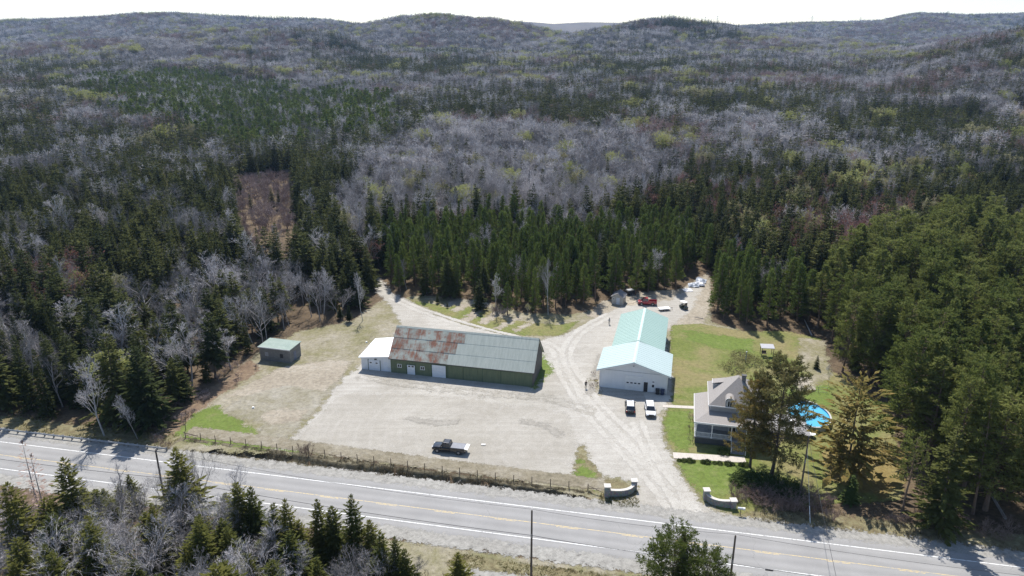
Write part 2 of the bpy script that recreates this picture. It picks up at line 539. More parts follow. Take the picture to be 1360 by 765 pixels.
sheet('field', PG([(175, 598), (200, 572), (260, 530), (335, 474), (395, 440), (470, 425), (505, 400), (560, 392), (640, 400), (690, 415), (760, 418), (820, 404), (905, 388), (944, 368), (944, 428), (1000, 442), (1088, 450), (1098, 490), (1000, 600), (1005, 694), (800, 668), (700, 640), (560, 622), (430, 604), (300, 600)]), M_olive, 0.004, 1.0, 3)
sheet('brush_bank', PG([(172, 600), (196, 574), (262, 527), (332, 478), (348, 492), (300, 520), (262, 548), (236, 580), (215, 600)]), M_brush, 0.008, 0.7, 2.5)
sheet('grass_strip', PG([(234, 578), (256, 550), (290, 538), (322, 560), (352, 578), (420, 590), (470, 600), (400, 601), (330, 595), (250, 587)]), M_green, 0.012, 0.7, 2.5)
sheet('grass_patch', PG([(412, 458), (470, 446), (500, 440), (470, 468), (440, 484), (405, 472)]), M_olive, 0.012, 0.8, 2.5)
sheet('dirt_patch', PG([(300, 528), (340, 505), (372, 488), (440, 478), (468, 480), (450, 505), (430, 520), (380, 512), (330, 525)]), M_sand, 0.016, 0.8, 2.5)
sheet('gravel_patch', PG([(292, 548), (330, 520), (372, 500), (430, 490), (455, 500), (432, 530), (402, 562), (372, 590), (340, 580), (350, 560), (318, 556)]), M_thin, 0.014, 0.8, 3)
sheet('sand_patch', PG([(342, 552), (372, 543), (408, 545), (398, 560), (360, 564)]), M_sand, 0.016, 0.6, 2)
sheet('back_grass', PG([(540, 398), (575, 404), (640, 408), (668, 424), (740, 432), (770, 426), (745, 446), (700, 446), (640, 436), (585, 416)]), M_lawn, 0.012, 0.8, 2)
for a, b, w in (((612, 396), (590, 408), 4), ((633, 399), (603, 413), 4), ((647, 403), (622, 421), 3.5), ((634, 416), (614, 428), 4), ((662, 414), (640, 430), 4), ((690, 421), (660, 437), 3), ((706, 428), (682, 441), 2.5)):
    pa, pb = G(*a), G(*b)
    dx, dy = pb[0] - pa[0], pb[1] - pa[1]; L = math.hypot(dx, dy); nx, ny = -dy / L * w * .32, dx / L * w * .32
    sheet('soil_strip', [(pa[0] + nx, pa[1] + ny), (pb[0] + nx, pb[1] + ny), (pb[0] - nx, pb[1] - ny), (pa[0] - nx, pa[1] - ny)], M_sand, 0.016, 0.6, 1.5)
sheet('shed_apron', PG([(780, 418), (800, 400), (850, 388), (905, 384), (940, 362), (946, 400), (935, 430), (890, 440), (850, 430), (815, 440)]), M_sand, 0.016, 0.9, 2.5)
sheet('gravel_yard', PG([(368, 596), (392, 578), (425, 545), (445, 515), (474, 488), (500, 470), (530, 440), (532, 428), (520, 408), (500, 388), (494, 372), (504, 368), (520, 388), (556, 406), (590, 424), (660, 443), (715, 452), (752, 444),
                         (790, 424), (822, 408), (860, 402), (890, 399), (915, 380), (934, 378), (925, 398), (916, 414), (898, 428), (880, 440), (888, 470), (893, 520), (886, 538), (876, 552), (880, 580), (892, 606), (908, 640), (932, 668), (962, 686), (1000, 702),
                         (900, 692), (800, 678), (826, 668), (846, 656), (842, 640), (800, 632), (782, 612), (770, 590), (764, 612), (762, 634), (700, 630), (600, 616), (500, 603), (430, 596)]), M_gravel, 0.022, 0.9, 3)
sheet('parking_lot', PG([(382, 592), (405, 572), (436, 538), (452, 524), (520, 522), (600, 528), (690, 540), (752, 548), (764, 575), (764, 612), (758, 632), (700, 628), (600, 614), (500, 601), (430, 594)]), M_lot, 0.026, 0.8, 3)
sheet('grass_wedge', PG([(706, 520), (718, 510), (735, 490), (728, 480), (722, 470), (712, 480)]), M_green, 0.028, 0.5, 1.5)
sheet('grass_wedge', PG([(768, 594), (776, 590), (784, 612), (800, 634), (846, 646), (844, 660), (800, 664), (758, 640), (764, 616)]), M_verge, 0.028, 0.5, 1.2)
sheet('grass_wedge', PG([(772, 610), (782, 625), (792, 636), (800, 652), (764, 640)]), M_green, 0.032, 0.5, 1.0)
sheet('grass_wedge', PG([(780, 505), (795, 492), (797, 525), (786, 530)]), M_olive, 0.028, 0.5, 1.0)
sheet('lawn', PG([(892, 432), (930, 430), (985, 440), (1045, 440), (1090, 450), (1100, 490), (1150, 520), (1185, 560), (1195, 620), (1200, 665), (1060, 672), (1000, 680), (972, 684), (934, 664), (910, 634), (896, 604), (884, 580), (880, 556), (892, 536), (897, 510), (890, 470)]), M_lawn, 0.016, 0.9, 2)
sheet('green_lawn', PG([(900, 612), (990, 614), (1010, 640), (985, 655), (938, 660), (912, 632)]), M_green, 0.02, 0.7, 1.5)
sheet('green_lawn', PG([(905, 438), (960, 445), (1000, 452), (1000, 470), (950, 462), (915, 452)]), M_green, 0.02, 0.7, 2.5)
sheet('green_lawn', PG([(884, 545), (918, 545), (924, 580), (915, 600), (896, 598), (886, 575)]), M_green, 0.02, 0.7, 1.5)
sheet('green_lawn', PG([(1040, 512), (1100, 512), (1110, 540), (1050, 530)]), M_green, 0.02, 0.7, 1.0)
sheet('dry_lawn', PG([(1060, 448), (1095, 452), (1104, 500), (1080, 515), (1060, 480)]), M_olive, 0.024, 0.7, 2.5)
sheet('sand_pad', PG([(1056, 502), (1075, 502), (1083, 518), (1058, 519)]), M_sand, 0.028, 0.5, 0.8)
sheet('needle_litter', PG([(1085, 600), (1140, 590), (1200, 600), (1205, 640), (1170, 660), (1100, 640)]), M_needles, 0.028, 0.8, 2.5)
M_pack = ground_mat('packed_wheel_track', [(0.1, (0.265, 0.247, 0.214)), (0.45, (0.372, 0.352, 0.315)), (0.8, (0.455, 0.435, 0.398))], (0.2, 1.0, 9.0), (0.3, 0.35, 0.35), edge=0.30, edge_scale=0.25, grain=0.6, gscale=3.6)
M_damp = ground_mat('damp_gravel', [(0.1, (0.20, 0.185, 0.16)), (0.45, (0.265, 0.247, 0.215)), (0.8, (0.33, 0.31, 0.275))], (0.2, 1.0, 9.0), (0.3, 0.35, 0.35), edge=0.8, edge_scale=0.5, grain=0.6, gscale=3.6)
def wheel_tracks(pts, gauge, w, m, z):
    P = [Vector(G(*p)) for p in pts]
    C = []
    for k in range(len(P) - 1):                       # smooth curve through the points
        p0, p1, p2, p3 = P[max(0, k - 1)], P[k], P[k + 1], P[min(len(P) - 1, k + 2)]
        for u in np.linspace(0, 1, 7)[:-1]:
            C.append(0.5 * ((2 * p1) + (p2 - p0) * u + (2 * p0 - 5 * p1 + 4 * p2 - p3) * u * u + (3 * p1 - p0 - 3 * p2 + p3) * u ** 3))
    C.append(P[-1])
    for s in ((-1, 1) if gauge else (0,)):
        L, Rr = [], []
        for k, c in enumerate(C):
            d = (C[min(k + 1, len(C) - 1)] - C[max(k - 1, 0)]).normalized(); n = Vector((-d.y, d.x))
            q = c + n * s * gauge / 2
            L.append(tuple(q + n * w / 2)); Rr.append(tuple(q - n * w / 2))
        sheet('wheel_track', L + Rr[::-1], m, z, 0.5, 0.9)
wheel_tracks([(930, 692), (893, 650), (845, 590), (800, 545), (768, 505), (752, 470), (772, 440), (810, 418)], 1.9, 1.3, M_pack, 0.0335)
wheel_tracks([(905, 690), (868, 640), (812, 580), (772, 535), (748, 495), (735, 462), (690, 450), (620, 432), (560, 412), (520, 395)], 1.9, 1.2, M_pack, 0.0335)
wheel_tracks([(915, 688), (885, 640), (858, 590), (846, 560)], 1.8, 1.1, M_pack, 0.0335)
wheel_tracks([(790, 548), (730, 530), (640, 522), (540, 510), (476, 500)], 1.8, 0.9, M_lot, 0.0335)
for pts in ([(800, 470), (790, 500), (782, 525)], [(690, 560), (725, 566), (745, 580)], [(540, 555), (580, 562), (610, 560)]):
    wheel_tracks(pts, 0, 1.6, M_damp, 0.0335)
M_conc = plain('concrete', (0.46, 0.44, 0.40), (0.36, 0.34, 0.30), 2.0, 0.9, bmp=0.1)
sheet('forecourt', [(27.0, 131.9), (31.2, 130.6), (30.6, 128.2), (26.4, 129.4)], M_conc, 0.03, 0.5, 0.0)

# ================================================================ highway
def road_strip(name, t0, t1, o0, o1, z, m, step=4.0, parent=None, th=0.0):
    n = int((t1 - t0) / step) + 1
    T = np.linspace(t0, t1, n + 1)
    V = []
    for t in T:
        V += [(*road_pt(t, o0), z), (*road_pt(t, o1), z)]
    if th:
        V += [(v[0], v[1], z - th) for v in V]
    q = [(2 * i, 2 * i + 2, 2 * i + 3, 2 * i + 1) for i in range(n)]
    if th:
        b = 2 * (n + 1)
        q += [(2 * i + b, 2 * i + 2 + b, 2 * i + 2, 2 * i) for i in range(n)]
        q += [(2 * i + 1, 2 * i + 3, 2 * i + 3 + b, 2 * i + 1 + b) for i in range(n)]
    o = link(name, np_mesh(name, V, q, None, [m]), parent)
    if parent is None: o['kind'] = 'structure'
    return o

def asphalt_mat():
    m, nt, bs, out = mat('worn_asphalt')
    co = obco(nt)
    mp = N(nt, 'Mapping'); mp.inputs['Rotation'].default_value = (0, 0, math.atan(-ROAD_S)); mp.inputs['Scale'].default_value = (0.012, 0.8, 1)
    nt.links.new(co, mp.inputs[0])
    lane = nz(nt, 1.0, 4, 0.55, mp.outputs[0])
    fine = nz(nt, 3.0, 7, 0.75, co)
    m3 = N(nt, 'Mapping'); m3.inputs['Rotation'].default_value = (0, 0, math.atan(-ROAD_S)); nt.links.new(co, m3.inputs[0])
    wp = N(nt, 'TexWave', wave_type='BANDS', bands_direction='Y'); wp.inputs['Scale'].default_value = 0.314 / 1.83; wp.inputs['Distortion'].default_value = 1.2; wp.inputs['Detail Scale'].default_value = 0.1; nt.links.new(m3.outputs[0], wp.inputs['Vector'])
    big = nz(nt, 0.2, 4, 0.6, co)
    f = mth(nt, 'ADD', mth(nt, 'MULTIPLY', wp.outputs['Fac'], 0.16), mth(nt, 'ADD', mth(nt, 'MULTIPLY', fine, 0.28), mth(nt, 'MULTIPLY', big, 0.50)))
    c = ramp(nt, f, [(0.33, (0.235, 0.231, 0.225)), (0.5, (0.265, 0.26, 0.253)), (0.66, (0.297, 0.291, 0.284))])
    v = N(nt, 'TexVoronoi', feature='DISTANCE_TO_EDGE'); v.inputs['Scale'].default_value = 0.16
    d = N(nt, 'VectorMath', operation='ADD'); nt.links.new(co, d.inputs[0])
    n3 = N(nt, 'TexNoise'); n3.inputs['Scale'].default_value = 0.5; n3.inputs['Detail'].default_value = 5; nt.links.new(co, n3.inputs['Vector'])
    sc = N(nt, 'VectorMath', operation='SCALE'); sc.inputs['Scale'].default_value = 3.0; nt.links.new(n3.outputs['Color'], sc.inputs[0]); nt.links.new(sc.outputs[0], d.inputs[1])
    nt.links.new(d.outputs[0], v.inputs['Vector'])
    cr = ramp(nt, v.outputs[0], [(0.0, 1.0), (0.006, 0.0)])
    msk = ramp(nt, nz(nt, 0.05, 2, 0.5, co), [(0.45, 0.0), (0.6, 0.6)])
    c = mix(nt, mth(nt, 'MULTIPLY', cr, msk), c, (0.12, 0.118, 0.115))
    nt.links.new(c, bs.inputs['Base Color']); bs.inputs['Roughness'].default_value = 0.95
    bs.inputs['Specular IOR Level'].default_value = 0.08
    bump(nt, bs, fine, 0.15, 0.01)
    return m

def paint(name, c, wear):
    m, nt, bs, out = mat(name)
    co = obco(nt)
    f = ramp(nt, nz(nt, 3.0, 6, 0.75, co), [(wear - 0.06, 0.0), (wear + 0.08, 1.0)])
    nt.links.new(mix(nt, f, (0.27, 0.265, 0.26), c), bs.inputs['Base Color'])
    bs.inputs['Roughness'].default_value = 0.7
    return m

M_asph = asphalt_mat()
M_edge = ground_mat('lot_edge_soil', [(0.15, (0.12, 0.105, 0.07)), (0.45, (0.20, 0.175, 0.125)), (0.8, (0.29, 0.265, 0.215))], (0.12, 0.8, 6.0), (0.4, 0.35, 0.25), edge=0.5, edge_scale=1.2)
M_white_line = paint('white_line_paint', (0.70, 0.70, 0.68), 0.42)
M_yellow_line = paint('yellow_line_paint', (0.56, 0.42, 0.18), 0.46)
T0, T1 = -420, 420
sh = sheet('road_shoulder', [road_pt(-260, 1.5), road_pt(260, 1.5), road_pt(260, 3.9), road_pt(-260, 3.9)], M_shoulder, 0.012, 1.0, 1.2)
sheet('road_shoulder', [road_pt(-160, -8.6), road_pt(160, -8.6), road_pt(160, -11.4), road_pt(-160, -11.4)], M_shoulder, 0.012, 1.0, 1.2)
sheet('verge', [road_pt(-62, 3.4), road_pt(-110, 3.4), road_pt(-110, 8.0), road_pt(-62, 8.0)], M_verge, 0.008, 1.0, 1.5)
sheet('verge', [road_pt(34, 3.2), road_pt(140, 3.2), road_pt(140, 9.0), road_pt(34, 7.0)], M_verge, 0.008, 1.0, 1.5)
sheet('near_verge', [road_pt(-20, -10.9), road_pt(140, -10.9), road_pt(140, -30), road_pt(-8, -30)], M_olive, 0.004, 1.0, 2)
sheet('near_grass', [road_pt(-6, -12.6), road_pt(26, -12.6), road_pt(26, -14.8), road_pt(-6, -14.8)], M_verge, 0.016, 0.6, 1.2)
sheet('near_gravel_track', [road_pt(-4, -14.9), road_pt(30, -14.9), road_pt(30, -16.4), road_pt(-4, -16.4)], M_shoulder, 0.016, 0.6, 1.0)
road = road_strip('road', T0, T1, 2.2, -9.3, 0.045, M_asph, 4, None, 0.06)
road_strip('edge_line', T0, T1, 0.075, -0.075, 0.049, M_white_line, 8, road)
road_strip('edge_line', T0, T1, -7.245, -7.095, 0.049, M_white_line, 8, road)
road_strip('centre_line', T0, T1, -3.55, -3.67, 0.049, M_yellow_line, 8, road)
t = -160.0
while t < 160:                                   # broken half of the centre line
    road_strip('centre_dash', t, t + 3.2, -3.80, -3.92, 0.049, M_yellow_line, 3, road); t += 9.3
M_seam = plain('tar_seam', (0.05, 0.05, 0.05), (0.09, 0.09, 0.09), 6.0, 0.6)

sheet('lot_edge', [road_pt(t, float(fence_off(t)) + 0.75) for t in np.linspace(-62, 13.5, 12)] + [road_pt(t, float(fence_off(t)) + 4.0) for t in np.linspace(13.5, -62, 12)], M_edge, 0.040, 0.35, 0.6)
# ---- ditch with a steep bank under the fence
def build_ditch():
    T = np.arange(DT0, DT1 + 0.01, 0.28)
    U = np.linspace(0, 1, 26)
    V = []
    for t in T:
        fo = float(fence_off(t)) + 0.15
        e = float(sstep(0, 5, t - DT0) * sstep(0, 5, DT1 - t))
        crk = 0.5 + 0.25 * (vnoise(t * 0.35, 0.2, 3) - 0.5)
        for u in U:
            o = D0 - 0.3 + (fo + 0.3 - D0) * u
            dep = sstep(0.12, crk, u) * (1 - sstep(crk + 0.02, crk + 0.30, u)) if True else 0
            z = -0.95 * float(dep) * e
            n = float(fbm(t * 1.3, o * 1.3, 17, 3)) - 0.5
            z += n * 0.55 * float(sstep(0.08, 0.25, u) * sstep(1.0, 0.8, u)) * e
            p = road_pt(t, o)
            V.append((p[0], p[1], z + (0.034 if u > 0.97 else 0.016)))
    n, k = len(T), len(U)
    I = np.arange(n * k).reshape(n, k)
    q = np.stack([I[:-1, :-1].ravel(), I[1:, :-1].ravel(), I[1:, 1:].ravel(), I[:-1, 1:].ravel()], 1)
    me = np_mesh('ditch', V, q, None, [M_ditch], True)
    return tag(link('ditch', me), kind='structure')
M_ditch = ground_mat('ditch_soil', [(0.12, (0.05, 0.042, 0.03)), (0.4, (0.10, 0.085, 0.055)), (0.65, (0.165, 0.145, 0.095)), (0.85, (0.28, 0.26, 0.21))], (0.3, 1.2, 6.0), (0.3, 0.4, 0.3), bmp=0.9)
build_ditch()

# ================================================================ trees
def unit(v):
    return v / np.maximum(np.linalg.norm(v, axis=-1, keepdims=True), 1e-9)

class Soup:
    """loose leaf-sized faces and tapered stems"""
    def __init__(s):
        s.q = []; s.t = []
    def kites(s, b, d, side, l, w, at=0.45):
        l = l[:, None]; w = w[:, None]
        s.q.append(np.stack([b, b + d * l * at + side * w / 2, b + d * l, b + d * l * at - side * w / 2], 1))
    def twigs(s, b, e, w, g):
        side = unit(np.cross(e - b, g.normal(size=b.shape)))
        s.t.append(np.stack([b - side * w[:, None] / 2, b + side * w[:, None] / 2, e], 1))
    def stem(s, p0, p1, r0, r1, n=5):
        p0 = np.array(p0, float); p1 = np.array(p1, float)
        d = unit(p1 - p0); a = np.cross(d, [0.31, 0.22, 0.92]); a = unit(a); b = np.cross(d, a)
        an = np.arange(n) * 2 * np.pi / n
        c0 = p0 + r0 * (np.cos(an)[:, None] * a + np.sin(an)[:, None] * b)
        c1 = p1 + r1 * (np.cos(an)[:, None] * a + np.sin(an)[:, None] * b)
        s.q.append(np.stack([c0, np.roll(c0, -1, 0), np.roll(c1, -1, 0), c1], 1))
    def arrays(s):
        q = np.concatenate(s.q) if s.q else np.zeros((0, 4, 3))
        t = np.concatenate(s.t) if s.t else np.zeros((0, 3, 3))
        return q, t

def soup_mesh(name, soups, mats):
    V = []; Q = []; T = []; mq = []; mt = []; o = 0
    for k, sp in enumerate(soups):
        q, t = sp.arrays()
        V.append(q.reshape(-1, 3)); Q.append(np.arange(len(q) * 4).reshape(-1, 4) + o); o += len(q) * 4; mq += [k] * len(q)
        V.append(t.reshape(-1, 3)); T.append(np.arange(len(t) * 3).reshape(-1, 3) + o); o += len(t) * 3; mt += [k] * len(t)
    me = np_mesh(name, np.concatenate(V), np.concatenate(Q), np.concatenate(T), mats)
    if len(soups) > 1:
        me.polygons.foreach_set('material_index', np.array(mq + mt, np.int32))
    return me

def trunk_soup(g, H, r, n=6, bend=0.25, top=0.97):
    s = Soup(); pts = []
    k = 7
    off = np.cumsum(g.normal(0, bend / k, (k + 1, 2)), 0); off[0] = 0
    for i in range(k + 1):
        pts.append((off[i, 0], off[i, 1], H * top * i / k - (0.3 if i == 0 else 0)))
    for i in range(k):
        s.stem(pts[i], pts[i + 1], r * (1 - i / k * 0.93) * (1.25 if i == 0 else 1), r * (1 - (i + 1) / k * 0.93), n)
    return s

def spruce(seed, H=15.0, Rm=2.9, nw=26, nb=8, ns=9, h0=0.08, size=1.0, droop=0.4, gaps=0.0, pw=0.8):
    g = np.random.default_rng(seed)
    c = Soup(); tr = trunk_soup(g, H, H * 0.0125, 5)
    B, D, S, L_, W = [], [], [], [], []
    for i in range(nw):
        t = (i + g.random() * 0.7) / nw
        z = H * (h0 + (0.985 - h0) * t)
        k = max(3, int(nb * (0.55 + 0.45 * (1 - t))))
        a0 = g.random() * 6.28
        lob = 0.75 + 0.45 * g.random()
        for j in range(k):
            if g.random() < gaps: continue
            az = a0 + 6.283 * j / k + g.normal(0, 0.25)
            L = Rm * ((1 - t) ** pw) * lob * (0.7 + 0.5 * g.random()) + 0.18
            el = -0.22 + 0.75 * t + g.normal(0, 0.1)
            n = max(3, int(ns * (0.35 + 0.65 * L / Rm)))
            u = (np.arange(n) + g.random(n)) / n
            u = 0.12 + 0.88 * u
            o = np.array([math.cos(az), math.sin(az)])
            P = np.zeros((n, 3))
            P[:, :2] = o * (L * u * math.cos(el))[:, None]
            P[:, 2] = z + L * u * math.sin(el) - droop * 0.35 * L * u ** 1.6 + 0.10 * L * u ** 4
            for sd in (-1, 1):
                aa = az + sd * g.uniform(0.35, 1.15, n) * (1.1 - 0.6 * u)
                ee = g.uniform(-0.55, 0.12, n)
                d = np.stack([np.cos(aa) * np.cos(ee), np.sin(aa) * np.cos(ee), np.sin(ee)], 1)
                l = (0.30 * L * (1.2 - u) + 0.28) * g.uniform(0.7, 1.25, n) * size
                sdv = unit(np.cross(d, np.array([0, 0, 1.0]) + g.normal(0, 0.45, (n, 3))))
                B.append(P); D.append(d); S.append(sdv); L_.append(l); W.append(l * g.uniform(0.34, 0.5, n))
            d = np.array([[o[0] * math.cos(el), o[1] * math.cos(el), math.sin(el) - 0.1]])
            B.append(P[-1:] * 0.85 + np.array([[0, 0, z * 0.15]])); D.append(unit(d)); S.append(np.array([[-o[1], o[0], 0.0]])); L_.append(np.array([0.35 * L + 0.2])); W.append(np.array([0.14 * L + 0.12]))
    n = 5
    aa = g.random(n) * 6.28
    d = unit(np.stack([np.cos(aa) * 0.25, np.sin(aa) * 0.25, np.ones(n)], 1))
    B.append(np.tile([[0, 0, H * 0.955]], (n, 1))); D.append(d); S.append(unit(np.cross(d, g.normal(size=(n, 3))))); L_.append(np.full(n, H * 0.05)); W.append(np.full(n, 0.16))
    c.kites(*[np.concatenate(q) for q in (B, D, S, L_, W)])
    return tr, c

def pine(seed, H=20.0, Rm=4.0, h0=0.35, nb=46, tufts=9, per=7, tl=0.55, shape='round', up=0.25, wfac=0.3):
    """open crown: limbs with secondary shoots that end in needle tufts"""
    g = np.random.default_rng(seed)
    c = Soup(); tr = trunk_soup(g, H, H * 0.0135, 6, 0.5)
    B, D, S, L_, W = [], [], [], [], []
    for i in range(nb):
        t = (i + g.random()) / nb
        z = H * (h0 + (0.97 - h0) * t)
        az = i * 2.4 + g.normal(0, 0.4)
        if shape == 'cone': prof = (1 - t) ** 0.85
        elif shape == 'plume': prof = (0.55 + 0.5 * math.sin(t * 9.0 + seed) ** 2) * (1 - t ** 2.2)
        else: prof = math.sqrt(max(0.02, 1 - (1.12 * t - 0.34) ** 2)) * (1 - 0.30 * t ** 4)
        L = Rm * prof * (0.65 + 0.5 * g.random()) + 0.25
        el = up * (0.2 + 1.5 * t) + g.normal(0, 0.12)
        o = np.array([math.cos(az) * math.cos(el), math.sin(az) * math.cos(el), math.sin(el)])
        base = np.array([0, 0, z]); tip = base + o * L
        tr.stem(base, tip, 0.012 * H * (1 - t) * 0.35 + 0.015, 0.012, 3)
        m = max(3, int(tufts * (0.35 + 0.65 * L / Rm)))
        u = 0.30 + 0.70 * (np.arange(m) + g.random(m)) / m
        spread = 0.34 * L * (1.15 - u)
        sidev = np.array([-math.sin(az), math.cos(az), 0])
        C = base + o * (L * u)[:, None] + sidev * (g.uniform(-1, 1, m) * spread)[:, None]
        C[:, 2] += g.normal(0, 0.12, m) * (0.5 if shape == 'plume' else 1.0) * L * 0.4 + 0.08
        b = np.repeat(C, per, 0); k = len(b)
        d = unit(g.normal(size=(k, 3)) * np.array([1, 1, 0.6 if shape == 'plume' else 0.8]) + o * 0.7 + np.array([0, 0, 0.55]))
        l = tl * g.uniform(0.65, 1.2, k)
        B.append(b + g.normal(0, 0.10, (k, 3))); D.append(d); S.append(unit(np.cross(d, g.normal(size=(k, 3))))); L_.append(l); W.append(l * wfac)
    c.kites(*[np.concatenate(q) for q in (B, D, S, L_, W)], at=0.6)
    return tr, c

def hardwood(seed, H=15.0, kids=(7, 6, 6, 5), spread=0.75, w=(0.05, 0.03), trunk=0.38, r=0.16, leaves=0, leaf=0.2, multi=1, tstem=3):
    """leafless tree: tapered limbs that fork down to a haze of twigs"""
    g = np.random.default_rng(seed)
    tr = Soup(); c = Soup()
    tb, te, tw = [], [], []
    def grow(p, d, L, rad, lev):
        n = 3 if lev < 2 else 2
        pts = [p]; dd = d
        for i in range(n):
            dd = unit(dd + g.normal(0, 0.13, 3) + np.array([0, 0, 0.05]))
            pts.append(pts[-1] + dd * L / n)
        for i in range(n):
            if lev < 2:
                tr.stem(pts[i], pts[i + 1], rad * (1 - 0.6 * i / n), rad * (1 - 0.6 * (i + 1) / n), 5 if lev == 0 else tstem)
            else:
                tb.append(pts[i]); te.append(pts[i + 1] + (pts[i + 1] - pts[i]) * 0.25); tw.append(w[0] if lev == 2 else w[1])
        if lev >= len(kids): return
        k = kids[lev]
        for j in range(k):
            lo = 0.35 if lev else (0.45 if trunk < 0.45 else 0.30)
            u = lo + (1 - lo) * (j + g.random()) / k
            i = min(int(u * n), n - 1); q = pts[i] + (pts[i + 1] - pts[i]) * (u * n - i)
            az = g.random() * 6.28
            a = unit(np.cross(dd, [math.cos(az), math.sin(az), 0.3]))
            ang = spread * g.uniform(0.55, 1.2)
            nd = unit(dd * math.cos(ang) + a * math.sin(ang) + np.array([0, 0, 0.12]))
            ratio = ((0.78 - 0.55 * min(1, max(0, (trunk - 0.38) / 0.26))) if lev == 0 else 0.62) * g.uniform(0.7, 1.15) * (1.12 - 0.35 * u) * (1.45 - 0.6 * u if lev == 0 and trunk > 0.45 else 1.0)
            grow(q, nd, L * ratio, rad * 0.42, lev + 1)
    for m in range(multi):
        a = g.random() * 6.28
        lean = 0.06 if multi == 1 else 0.38
        d0 = unit(np.array([math.cos(a) * lean, math.sin(a) * lean, 1.0]))
        grow(np.array([0, 0, -0.2]) + (0 if multi == 1 else 1) * np.array([math.cos(a), math.sin(a), 0]) * 0.15, d0, H * trunk * (1 if multi == 1 else g.uniform(0.7, 1.1)) * 1.35, r, 0)
    tb, te, tw = np.array(tb), np.array(te), np.array(tw)
    zs = te[:, 2].max()
    c.twigs(tb, te, tw, g)
    f = H / zs
    for s in (tr, c):
        s.q = [q * f for q in s.q]; s.t = [q * f for q in s.t]
    lv = None
    if leaves:
        lv = Soup()
        ii = g.integers(0, len(te), leaves)
        b = (tb[ii] + (te[ii] - tb[ii]) * g.random((leaves, 1))) * f
        d = unit(g.normal(size=(leaves, 3)))
        lv.kites(b, d, unit(np.cross(d, g.normal(size=(leaves, 3)))), leaf * g.uniform(0.6, 1.3, leaves), leaf * 0.6 * g.uniform(0.6, 1.3, leaves))
    return tr, c, lv

# ---- bark, needle and twig materials
M_bark_dark = plain('spruce_bark', (0.11, 0.085, 0.065), (0.06, 0.048, 0.038), 6, 0.95, stretch=(1, 1, 0.15))
M_bark_pine = plain('pine_bark', (0.20, 0.13, 0.09), (0.10, 0.075, 0.06), 5, 0.95, stretch=(1, 1, 0.2))
M_bark_grey = plain('grey_bark', (0.34, 0.32, 0.305), (0.21, 0.195, 0.185), 5, 0.9, stretch=(1, 1, 0.3))
M_bark_birch = plain('birch_bark', (0.52, 0.51, 0.50), (0.22, 0.21, 0.20), 3, 0.85, stretch=(1, 1, 2.5))
M_spruce = foliage('spruce_needles', (0.032, 0.043, 0.015), (0.100, 0.106, 0.032), 0.24)
M_fgspruce = foliage('roadside_spruce_needles', (0.050, 0.066, 0.020), (0.15, 0.145, 0.036), 0.4, 0.35)
M_plant = foliage('plantation_needles', (0.066, 0.098, 0.024), (0.135, 0.170, 0.042), 0.40)
M_tallpine = foliage('pine_needles', (0.098, 0.122, 0.032), (0.20, 0.215, 0.066), 0.48)
M_brownpine = foliage('browning_needles', (0.105, 0.13, 0.036), (0.31, 0.21, 0.075), 0.45, 0.05)
M_housepine = foliage('olive_needles', (0.082, 0.10, 0.032), (0.21, 0.18, 0.08), 0.45, 0.1)
M_twig = foliage('grey_twigs', (0.20, 0.187, 0.182), (0.54, 0.51, 0.505), 0.0, 0.85)
M_twig_red = foliage('reddish_twigs', (0.25, 0.195, 0.18), (0.37, 0.305, 0.285), 0.0, 0.75)
M_twig_brown = foliage('brown_twigs', (0.17, 0.12, 0.10), (0.27, 0.20, 0.17), 0.0, 0.75)
M_bud = foliage('opening_leaves', (0.27, 0.29, 0.08), (0.40, 0.40, 0.15), 0.4)
M_bud_pale = foliage('pale_buds', (0.27, 0.25, 0.12), (0.34, 0.32, 0.18), 0.3)
M_budred = foliage('red_buds', (0.19, 0.075, 0.06), (0.27, 0.13, 0.10), 0.3)
M_juniper = foliage('juniper_leaves', (0.035, 0.055, 0.018), (0.085, 0.115, 0.035), 0.2)
M_yellowdead = foliage('rusty_needles', (0.22, 0.10, 0.03), (0.30, 0.17, 0.05), 0.25)

class Proto:
    """one tree shape: trunk mesh, crown mesh and (for the woods) both in one"""
    def __init__(s, name, H, parts, mats, single=True, whole=True):
        s.name, s.H = name, H
        parts = [(p, m) for p, m in zip(parts, mats) if p is not None]
        s.trunk = soup_mesh(name + '_trunk', [parts[0][0]], [parts[0][1]]) if single else None
        s.crown = soup_mesh(name + '_crown', [p for p, m in parts[1:]], [m for p, m in parts[1:]]) if single else None
        s.whole = None
        if whole:
            s.whole = bpy.data.objects.new(name + '_shape', soup_mesh(name, [p for p, m in parts], [m for p, m in parts]))

